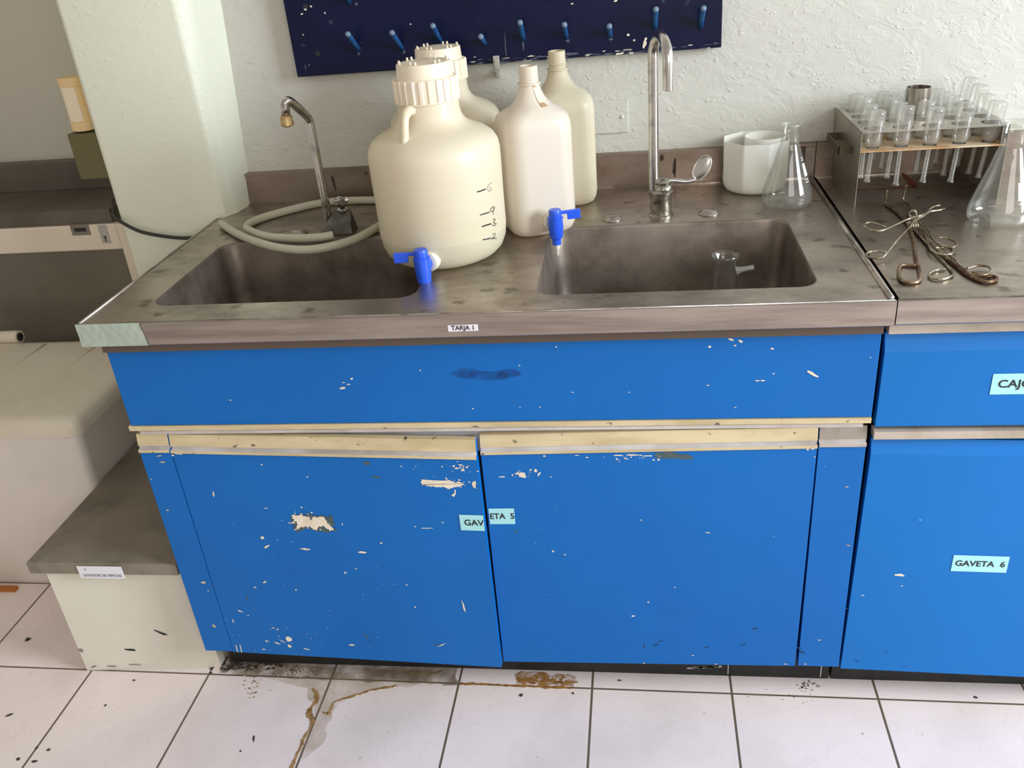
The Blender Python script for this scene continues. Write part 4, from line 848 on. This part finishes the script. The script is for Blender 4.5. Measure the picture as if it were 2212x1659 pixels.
# ------------------------------------------------------------ test tube rack with upturned tubes
RX0, RX1, RY0, RY1, RZ = 1.411, 1.678, .470, .735, 1.047
RY1 = .695
rk = thing('tube_rack', (1.545, .585, H), 'bent sheet metal rack on the right countertop full of upturned glass tubes', 'rack')
CX = [1.441 + .0535*i for i in range(5)]; CY = [.502 + .0565*j for j in range(4)]
def disc(x, y, r, n=24): return [(x+r*math.cos(2*PI*k/n), y+r*math.sin(2*PI*k/n)) for k in range(n)]
mb = MB()
for zz, rrad in ((RZ, .0185), (RZ-.0012, .0185)):
    sheet_with_holes([(RX0,RY0),(RX1,RY0),(RX1,RY1),(RX0,RY1)], [disc(x, y, rrad) for x in CX for y in CY], zz, 0, mb)
mb.box((RX0,RY0,RZ-.0012),(RX1,RY0+.0006,RZ),0)
mb.build('top_plate', m_rack, rk)
mb = MB()
for zz in (1.0105, 1.0095):
    sheet_with_holes([(RX0+.001,RY0+.002),(RX1-.001,RY0+.002),(RX1-.001,RY1),(RX0+.001,RY1)], [disc(x, y, .0130) for x in CX for y in CY], zz, 0, mb)
mb.box((RX0+.001,RY0+.002,1.0085),(RX1-.001,RY0+.0035,1.0112),0)
mb.build('shelf', m_rackshelf, rk)
for x in (RX0, RX1-.0012):
    mb = MB(); mb.box((x, RY0, H), (x+.0012, RY1+.03, RZ)); mb.build('end_plate', m_rack, rk)
mb = MB()
hy0, hy1, hz0, hz1 = .535, .655, .992, 1.008
mb.box((RX0-.026,hy0,hz0),(RX0-.0245,hy1,hz1)); mb.box((RX0-.026,hy0,hz0),(RX0,hy0+.0015,hz1)); mb.box((RX0-.026,hy1-.0015,hz0),(RX0,hy1,hz1))
mb.build('handle', mat('dull_strap_metal', (104, 98, 78), .5, .8), rk)
def tube_geo(x, y, lean, hs, s):
    # closed end up, shoulder resting on the shelf ring, stem with flared mouth hanging below
    z0 = 1.014; ax = Vector((lean[0], lean[1], 1)).normalized(); c = Vector((x, y, z0))
    mb = MB(); top_ = .052+hs
    mb.lathe([(.0056,-.006),(.0085,-.0035),(.0125,.001),(.0152,.007),(.0160,.014),(.0160,top_+.014),(.0150,top_+.0175),(.0125,top_+.0190),(.001,top_+.0195)], c, 28, axis=ax, cap0=False)
    b = mb
    mt = MB(); st = -.082 + s
    mt.lathe([(.0066,st-.001),(.0068,st),(.0050,st+.004),(.0044,st+.012),(.0044,-.012),(.0056,-.006)], c, 16, axis=ax, cap0=False, cap1=False)
    return b, mt
rt = random.Random(9)
ROW = ['front row', 'second row from the front', 'third row from the front', 'back row']; ORD = ['first', 'second', 'third', 'fourth', 'fifth']
for j, y in enumerate(CY):
    for i, x in enumerate(CX):
        if (i, j) == (2, 2): continue
        lean = (rt.uniform(.0, .07), rt.uniform(-.09, .0))
        if i >= 4: lean = (rt.uniform(.08, .16), rt.uniform(-.04, .04))
        t = thing('glass_tube', (x, y, .93), 'upturned stemmed glass tube, %s from the left in the rack\'s %s' % (ORD[i], ROW[j]), 'tube', 'upturned glass tubes in the rack')
        hs = {(4,3): .016, (4,2): .012}.get((i, j), rt.uniform(-.004, .004))
        a_, b_ = tube_geo(x, y, lean, hs, rt.uniform(0, .012)); a_.build('bulb', m_glass_tube, t, autosmooth=70); b_.build('stem', m_glass_tube, t)
x, y = CX[2], CY[2]
sc_ = thing('metal_cylinder', (1.548, .616, RZ), 'open brushed metal cylinder standing among the glass tubes', 'cylinder')
mb = MB(); mb.lathe([(.0215,.0003),(.0232,.001),(.0232,.052),(.0218,.052),(.0215,.004)], (1.548, .616, RZ), 48); mb.build('wall_shell', mat('brushed_cylinder', (190,182,172), .28, 1.0, (140,132,122), 30, stretch=(3,3,.4)), sc_, autosmooth=40)

# ------------------------------------------------------------ wire tongs in a heap
def tong(label, wires, rad, mt, coils=()):
    c0 = Vector(wires[0][0]); t = thing('wire_tongs', (c0.x, c0.y, H), label, 'tongs', 'wire tongs in a heap')
    for w in wires:
        mb = MB(); mb.tube(smoothpath(w, 6), rad, 10); mb.build('arm', mt, t)
    for c, ax in coils:
        P = []; ax = Vector(ax).normalized(); u = ax.orthogonal().normalized(); v = ax.cross(u)
        for k in range(37): a = k*PI/6; P.append(Vector(c) + u*.0062*math.cos(a) + v*.0062*math.sin(a) + ax*(k/36-.5)*.012)
        mb = MB(); mb.tube(P, rad*.7, 8); mb.build('spring', mt, t)
    return t
def lift(pts, dz): return [(p[0], p[1], p[2]+d) for p, d in zip(pts, dz)]
A1 = [(1.4192,0.2732,0.9250),(1.4088,0.2930,0.9250),(1.3960,0.3002,0.9250),(1.3855,0.2856,0.9250),(1.3887,0.2643,0.9250),(1.4009,0.2525,0.9250),(1.4155,0.2582,0.9250),(1.4392,0.2809,0.9250),(1.4663,0.3091,0.9250),(1.4876,0.3142,0.9250),(1.5028,0.3257,0.9250),(1.5142,0.3379,0.9250),(1.5320,0.3437,0.9250),(1.5421,0.3506,0.9250)]
A2 = [(1.4032,0.1932,0.9150),(1.3895,0.1995,0.9150),(1.3758,0.1964,0.9150),(1.3678,0.1810,0.9150),(1.3748,0.1687,0.9150),(1.3894,0.1671,0.9150),(1.4015,0.1771,0.9150),(1.4286,0.2188,0.9150),(1.4597,0.2644,0.9150),(1.4805,0.2978,0.9150),(1.4976,0.3168,0.9150),(1.5149,0.3499,0.9150),(1.5304,0.3674,0.9150),(1.5399,0.3716,0.9150)]
tong('tongs lying topmost on the heap with both finger loops to the left', [lift(A1, [0]*9+[.004]*5), lift(A2, [-.008]*6+[-.002,.006,.012,.014,.014,.014,.014,.014])], .0019, m_wire, [((1.4644,0.2597,0.9300), (1,.2,0))])
B1 = [(1.5028,0.2427,0.9120),(1.5146,0.2387,0.9120),(1.5214,0.2185,0.9120),(1.5187,0.1998,0.9120),(1.5081,0.1917,0.9120),(1.4964,0.2025,0.9120),(1.4921,0.2269,0.9120),(1.4955,0.2712,0.9120),(1.5012,0.3282,0.9120),(1.5057,0.3835,0.9120),(1.5058,0.4276,0.9120),(1.5020,0.4557,0.9120),(1.5026,0.4712,0.9120)]
B1 = lift(B1, [0]*13) + [(B1[-1][0], B1[-1][1], B1[-1][2]+.012), (B1[-1][0]+.001, B1[-1][1]-.004, B1[-1][2]+.030)]
B2 = [(1.4852,0.2010,0.9080),(1.5011,0.2038,0.9080),(1.5086,0.1890,0.9080),(1.5025,0.1714,0.9080),(1.4870,0.1686,0.9080),(1.4771,0.1857,0.9080),(1.4789,0.2159,0.9080),(1.4877,0.2637,0.9080),(1.4954,0.3144,0.9080),(1.4989,0.3686,0.9080),(1.5018,0.4203,0.9080),(1.5022,0.4382,0.9080),(1.5182,0.4726,0.9080)]
tong('tongs with two close finger loops to the right, prongs upright at the back', [B1, B2], .0019, m_wire, [((1.4906,0.3609,0.9180), (.3,1,0))])
C1 = [(1.4769,0.1151,0.9040),(1.4618,0.1124,0.9040),(1.4475,0.0972,0.9040),(1.4444,0.0812,0.9040),(1.4557,0.0721,0.9040),(1.4736,0.0804,0.9040),(1.4830,0.0978,0.9040),(1.4841,0.1443,0.9040),(1.4822,0.2149,0.9040),(1.4811,0.2662,0.9040),(1.4806,0.3232,0.9040),(1.4801,0.3839,0.9040),(1.4811,0.4274,0.9040),(1.4803,0.4516,0.9040),(1.4703,0.4748,0.9040)]
C1 = lift(C1, [-.001]*8+[.001]*7) + [(C1[-1][0], C1[-1][1], C1[-1][2]+.012), (C1[-1][0], C1[-1][1]-.002, C1[-1][2]+.028)]
C2 = [(1.5067,0.1069,0.9060),(1.5256,0.1175,0.9060),(1.5413,0.1117,0.9060),(1.5387,0.0913,0.9060),(1.5227,0.0766,0.9060),(1.5066,0.0802,0.9060),(1.5027,0.1010,0.9060),(1.5015,0.1502,0.9060),(1.4986,0.2074,0.9060),(1.4957,0.2635,0.9060),(1.4919,0.3209,0.9060),(1.4878,0.3822,0.9060),(1.4819,0.4179,0.9060)]
tong('tongs reaching nearest the counter edge with widely spread finger loops', [C1, C2], .0020, m_wire, [((1.4802,0.3312,0.9120), (.6,.6,0))])
D1 = [(1.4360,0.1334,0.9035),(1.4207,0.1393,0.9035),(1.4107,0.1316,0.9035),(1.4019,0.1029,0.9035),(1.3976,0.0748,0.9035),(1.4056,0.0621,0.9035),(1.4184,0.0629,0.9035),(1.4286,0.0799,0.9035),(1.4375,0.1204,0.9035),(1.4469,0.1741,0.9035),(1.4631,0.2426,0.9035),(1.4723,0.2917,0.9035),(1.4796,0.3437,0.9035),(1.4841,0.3992,0.9035),(1.4852,0.4434,0.9035)]
D2 = [(1.5109,0.0923,0.9035),(1.5239,0.0789,0.9035),(1.5379,0.0736,0.9035),(1.5366,0.0618,0.9035),(1.5222,0.0534,0.9035),(1.5101,0.0643,0.9035),(1.5007,0.0933,0.9035),(1.4960,0.1357,0.9035),(1.4911,0.1805,0.9035),(1.4855,0.2399,0.9035),(1.4838,0.2902,0.9035),(1.4799,0.3355,0.9035),(1.4806,0.3854,0.9035),(1.4771,0.4386,0.9035),(1.4703,0.4672,0.9035)]
tong('thick rusty tongs at the bottom of the heap with a squared finger loop', [D1, D2], .0031, m_wirerust)

# ------------------------------------------------------------ navy drying board
pb = thing('drying_board', (.696, .71, 1.19), 'dark navy wooden pegboard on the wall above the sinks', 'pegboard')
mb = MB(); BY = .692; Z0 = 1.190
mb.box((.229, BY, Z0), (1.163, .7185, 1.62))
rb = random.Random(12)
marks(mb, [(x, z, w*.8, h, a) for x, z, w, h, a in [(0.2656,1.3200,0.0083,0.0038,0),(0.2758,1.3286,0.0104,0.0056,0),(0.2893,1.3332,0.0073,0.0047,0),(0.2602,1.2777,0.0053,0.0029,0),(1.0030,1.2078,0.0097,0.0204,-20),(1.0060,1.2177,0.0078,0.0074,0),(0.9693,1.2285,0.0097,0.0055,0),(0.9818,1.2166,0.0068,0.0046,0),(0.9449,1.2963,0.0115,0.0036,0),(0.3178,1.3181,0.0052,0.0038,0),(0.5040,1.2824,0.0051,0.0037,0),(0.8543,1.2975,0.0078,0.0027,0),(0.6375,1.2061,0.0061,0.0019,0)]], 1, rb, BY)
for k in range(90):   # bare, splintered lower edge
    x = rb.uniform(.55, 1.16); blob(mb, (x, BY, Z0+rb.uniform(0, .010)), XF, ZF, rb.uniform(.004,.022), rb.uniform(.001,.004), 2 if rb.random() < .8 else 1, rb, .0006+k*2e-6, 8, .4)
for x, z, w, h, a in [(0.2863,1.2364,0.0117,0.0118,0),(0.2769,1.3341,0.0125,0.0094,0)]: blob(mb, (x, BY, z), XF, ZF, w, h, 3, rb, .0009, 16, .03)
for x, z, w, h, a in [(0.3792,1.2311,0.0073,0.0117,-15),(0.4817,1.2271,0.0073,0.0096,-15),(0.8417,1.2253,0.0138,0.0056,0),(0.9331,1.2218,0.0156,0.0055,0),(0.7451,1.2282,0.0060,0.0320,0),(0.7064,1.2233,0.0040,0.0474,0),(0.3910,1.3313,0.0143,0.0074,0),(0.2520,1.2102,0.0043,0.0160,0),(0.2615,1.2145,0.0128,0.0030,30)]: blob(mb, (x, BY, z), XF, ZF, w*.6, h, 2, rb, .0007, 10, .4, a)
mb.build('board', [m_board, m_chip, mat('scuffed_navy', (78, 84, 96), .7), m_inside], pb, bevel=.0015)
def peg(base, tipxz, L):
    b = Vector((base[0], BY, base[1])); dx = tipxz[0]
    d = Vector((tipxz[0], -tipxz[1], tipxz[2])).normalized(); e = b + d*L
    mb = MB(); P = [b - d*.004, b + d*L*.3, b + d*L*.9, e - d*.0015, e]
    mb.tube(P, [.0058,.0056,.0058,.0052,.0030], 14); mb.tube([e - d*.006, e-d*.0013, e+d*.0006], [.0061,.0056,.0030], 14, mi=1)
    mb.build('peg', [m_peg, m_pegtip], pb)
PEGS = [((.380,1.240),-.10),((.477,1.236),-.10),((.564,1.246),-.05),((.661,1.233),-.04),((.746,1.236),.0),((.838,1.234),.0),((.931,1.230),.0),((1.025,1.240),.03),((1.119,1.235),.06)]
for (b, dx), (L, tilt) in zip(PEGS, ((.060,40),(.060,40),(.058,38),(.040,28),(.056,44),(.046,40),(.040,36),(.056,46),(.056,46))):
    a = math.radians(tilt); peg(b, (dx, math.cos(a), math.sin(a)), L)
for x in (.375,.470,.560): peg((x, 1.338), (-.06, .7, .7), .055)
cl = thing('wall_clip', (.684,.70,1.19), 'small grey plastic clip under the lower edge of the navy board', 'clip')
mb = MB(); mb.box((.677,.686,1.172),(.691,.6915,1.206)); mb.box((.680,.681,1.178),(.688,.686,1.200)); mb.box((.681,.686,1.158),(.688,.72,1.174)); mb.build('clip_body', m_clip, cl, bevel=.0015)
cv = thing('cover_plate', (.90,.718,1.05), 'blank square cover plate painted over on the wall behind the bottles', 'cover plate')
mb = MB(); mb.box((.865,.7145,1.020),(.966,.7205,1.092)); pl_ = mb.build('plate', m_wall, cv, bevel=.0015)
mb = MB(); mb.lathe([(.0045,0),(.004,.0015),(.001,.002)], (.952,.7145,1.055), 16, axis=(0,-1,0)); mb.build('screw', m_wall, pl_)

# ------------------------------------------------------------ left side: bench, appliance, bin, low box
bn = thing('recess_bench', (-1.0,.95,.84), 'dark grey slab shelf with upstand in the recess left of the pillar', 'bench')
BF = .82
mb = MB(); mb.box((-1.8,BF,.838),(-.405,1.08,.875)); mb.build('slab', m_bench, bn, bevel=.002)
mb = MB(); mb.box((-1.8,1.045,.875),(-.262,1.08,.958)); mb.box((-.405,.90,.838),(-.262,1.045,.868)); mb.build('upstand', m_bench, bn, bevel=.002)
fr = thing('ivory_appliance', (-.9,.95,0), 'ivory enamel appliance with grey door panel under the recess bench', 'appliance')
FRX = -.345
mb = MB(); mb.box((-1.7,.835,.02),(FRX-.012,1.07,.834)); mb.build('housing', m_appl, fr, bevel=.008)
mb = MB()
z_t, z_b = .834, .02
mb.box((-1.7,.812,.765),(-.395,.835,z_t)); mb.box((-.395,.812,z_b),(FRX-.008,.835,z_t)); mb.box((-1.7,.812,z_b),(-.395,.835,.10))
dfm = mb.build('door_frame', m_appl, fr, bevel=.004)
mb = MB(); mb.box((-1.7,.820,.10),(-.395,.834,.765)); mb.build('door_panel', m_applpanel, fr)
mb = MB(); mb.lathe([(.018,.02),(.018,.834)], (FRX-.012,.838,0), 24); mb.build('corner_post', m_rail, fr, autosmooth=40)
mb = MB(); q = [(-0.5250,0.8110,0.8381),(-0.4714,0.8110,0.8369),(-0.4750,0.8110,0.8100),(-0.5280,0.8110,0.8097)]
x0, x1, z1, z0 = q[0][0], q[1][0], q[0][2], q[3][2]
mb.box((x0,.8108,z0),(x1,.812,z1)); mb.box((x0+.010,.8104,z0+.010),(x1-.010,.8112,z1-.008),1); mb.build('plate', [mat('grey_badge', (120,116,104), .4), m_ink], fr)
q = [(-0.4480,0.8110,0.8346),(-0.4208,0.8110,0.8360),(-0.4201,0.8110,0.7881),(-0.4457,0.8110,0.7840)]; x0, x1, z1, z0 = q[0][0], q[1][0], q[0][2], q[3][2]
mb = MB(); mb.box((x0+.002,.8108,z0),(x1,.812,z1))
cx_ = (x0+x1)/2+.001
for a in (-30, 0, 30, 180-20, 180+20): 
    c = Vector((cx_, .8106, z0+.013)); a = math.radians(a); ribbon(mb, [c, c+Vector((math.sin(a),0,math.cos(a)))*.009], (0,-1,0), .0018, 1, .0004)
mb.build('sticker', [mat('silver_sticker', (176,170,166), .4), m_ink], fr)

bt = thing('lidded_bin', (-.60,.47,0), 'off-white plastic bin with yellowed lid at the left edge', 'bin')
def bring(x0, x1, y0, y1, r, z): return rrect(x0, y0, x1, y1, r*.6, z, 6)
mb = MB(); BX0, BX1, BY0, BY1 = -.93, -.300, .285, .670
R_ = []
for z, ins in ((0,.066),(.01,.060),(.335,.042),(.46,.014),(.525,.006)):
    R_.append(bring(BX0+ins, BX1-ins, BY0+ins, BY1-ins*.6, .035, z))
mb.loops(R_, 0, True, True, True)
bd = mb.build('body', m_bin, bt, autosmooth=50)
mb = MB(); mb.loops([bring(-.86,-.585,BY0+.035,BY0+.2,.012,z) for z in (.03,.28)], 0, True, True, True)
mb = MB(); mb.box((-.52,BY0-.006,.490),(-.330,BY0+.02,.528)); mb.build('rim_lug', m_bin, bt, bevel=.008)
mb = MB(); R_ = []
for z, ins, r in ((.512,0,.05),(.530,-.002,.05),(.548,.0,.05),(.556,.010,.045),(.559,.03,.04),(.562,.10,.02)):
    R_.append(bring(-.95+ins, -.278-ins, .255+ins, .690-ins, r, z))
mb.loops(R_, 0, True, True, True)
lid = mb.build('lid', m_lid, bt, autosmooth=50)
for xx in (-.60, -.44): 
    mb = MB(); mb.tube([(xx,.285,.5585),(xx,.66,.5605)], .0028, 8); mb.build('rib', m_lid, lid)
mb = MB(); mb.tube([(-.93,.70,.565),(-.70,.70,.565)], .018, 20, caps=True); mb.lathe([(.012,-.001),(.012,.0012)], (-.70,.70,.565), 20, mi=1, axis=(1,0,0))
mb.build('hinge_tube', [m_lid, m_inside], lid, autosmooth=50)
og = mb = MB(); q = (-0.6689,0.3415,0.0000)
mb.box((-1.1,.310,0),(q[0],.326,.009)); tag(mb.build('orange_strip', m_orange, None, loc=(-.85,.32,0)), 'thin orange strip on the floor at the foot of the bin', 'strip')
bd2 = None

bx = thing('low_box', (-.16,.30,0), 'low off-white box with dark slab top tucked beside the blue cabinet', 'box')
mb = MB(); vs = [(-.309,.049,0),(.0125,.072,0),(.0125,.56,0),(-.309,.56,0),(-.309,.049,.301),(.0125,.072,.301),(.0125,.56,.301),(-.309,.56,.301)]
mb.add(vs, [(0,3,2,1),(4,5,6,7),(0,1,5,4),(1,2,6,5),(2,3,7,6),(3,0,4,7)], 0)
rb = random.Random(2)
def lowm(lst, mi):
    for x, z, w, h, a in lst: blob(mb, (x, .049+(x+.309)*.0715, z), XF, ZF, w, h, mi, rb, .0006, 12, .25, a)
lowm([(-0.1051,0.1150,0.0405,0.0044,-26),(-0.0981,0.1083,0.0225,0.0059,-26),(-0.1908,0.0628,0.0323,0.0046,-8),(-0.1820,0.0616,0.0162,0.0061,-8)], 1)
lowm([(-0.1948,0.0162,0.0467,0.0031,0),(-0.2481,0.0127,0.0306,0.0047,0),(-0.2890,0.0126,0.0166,0.0047,20),(-0.3031,0.0647,0.0117,0.0124,0)], 2)
mb.build('side_panel', [m_boxwhite, m_ink, m_inkfaint], bx, bevel=.0015)
mb = MB(); mb.box((-.335,.036,.301),(.010,.575,.331)); sl = mb.build('slab_top', m_concrete, bx, bevel=.003)
mb = MB(); vs = [(-.216,.0335,.2935),(-.113,.0335,.2935),(-.113,.0335,.326),(-.216,.0335,.326),(-.216,.0345,.2935),(-.113,.0345,.2935),(-.113,.0345,.326),(-.216,.0345,.326)]
mb.add(vs, [(0,1,2,3),(7,6,5,4),(0,3,7,4),(1,5,6,2),(3,2,6,7),(0,4,5,1)], 0)
text_faces(mb, 'LAVADOR DE PIPETAS', (-.1635,.0335,.3015), XF, ZF, .0098, 1, 'CENTER', .92, .0005)
text_faces(mb, 'V', (-.198,.0335,.3170), XF, ZF, .0085, 1, 'CENTER', 1, .0005)
mb.build('name_tag', [m_tagwhite, m_inkgrey], sl)['label'] = 'white paper tag with faint writing'

# fittings on the pillar's left flank
lb = thing('wall_tube', (-.315,.70,1.105), 'cream tube with white sleeve fixed beside the pillar, above the olive box', 'tube holder')
mb = MB(); mb.lathe([(.030,0),(.032,.002),(.032,.020),(.030,.022)], (-.320,.70,1.105), 32); mb.lathe([(.030,.022),(.030,.100)], (-.320,.70,1.105), 32)
mb.lathe([(.030,.100),(.032,.102),(.032,.119),(.030,.121)], (-.320,.70,1.105), 32); mb.box((-.30,.69,1.12),(-.2505,.71,1.21)); mb.build('holder', m_lamp, lb, autosmooth=40)
mb = MB(); vs = []
for k in range(9):
    a = -2.3 + k*.16; vs += [(-.320+.0306*math.cos(a), .70+.0306*math.sin(a), 1.128), (-.320+.0306*math.cos(a), .70+.0306*math.sin(a), 1.206)]
mb.add(vs, [(2*i, 2*i+2, 2*i+3, 2*i+1) for i in range(8)], 0, True); mb.build('sleeve', m_lampw, lb)
ol = thing('olive_box', (-.31,.70,.992), 'small olive box fixed to the side of the pillar', 'box')
mb = MB(); mb.box((-.357,.672,.992),(-.2505,.73,1.1005)); mb.build('case', m_olive, ol, bevel=.002)
P = [(-.372,.80,.905), (-.330,.72,.890)] + [(-0.2913,0.6550,0.9082)] + [(-0.2435,0.6000,0.9062),(-0.2017,0.6000,0.8791),(-0.1521,0.6000,0.8653),(-0.1033,0.6000,0.8574),(-0.0546,0.6000,0.8542)] + [(.0,.60,.80),(.0,.60,.70)]
P[-2] = (P[-3][0]+.02, .585, P[-3][2]-.01); P[-1] = (P[-2][0]+.01, .59, P[-2][2]-.05)
mb = MB(); mb.tube(smoothpath(P, 8), .0042, 10); tag(mb.build('power_cable', m_cable, None, loc=(-.2,.7,.85)), 'black cable sagging across the foot of the pillar', 'cable')
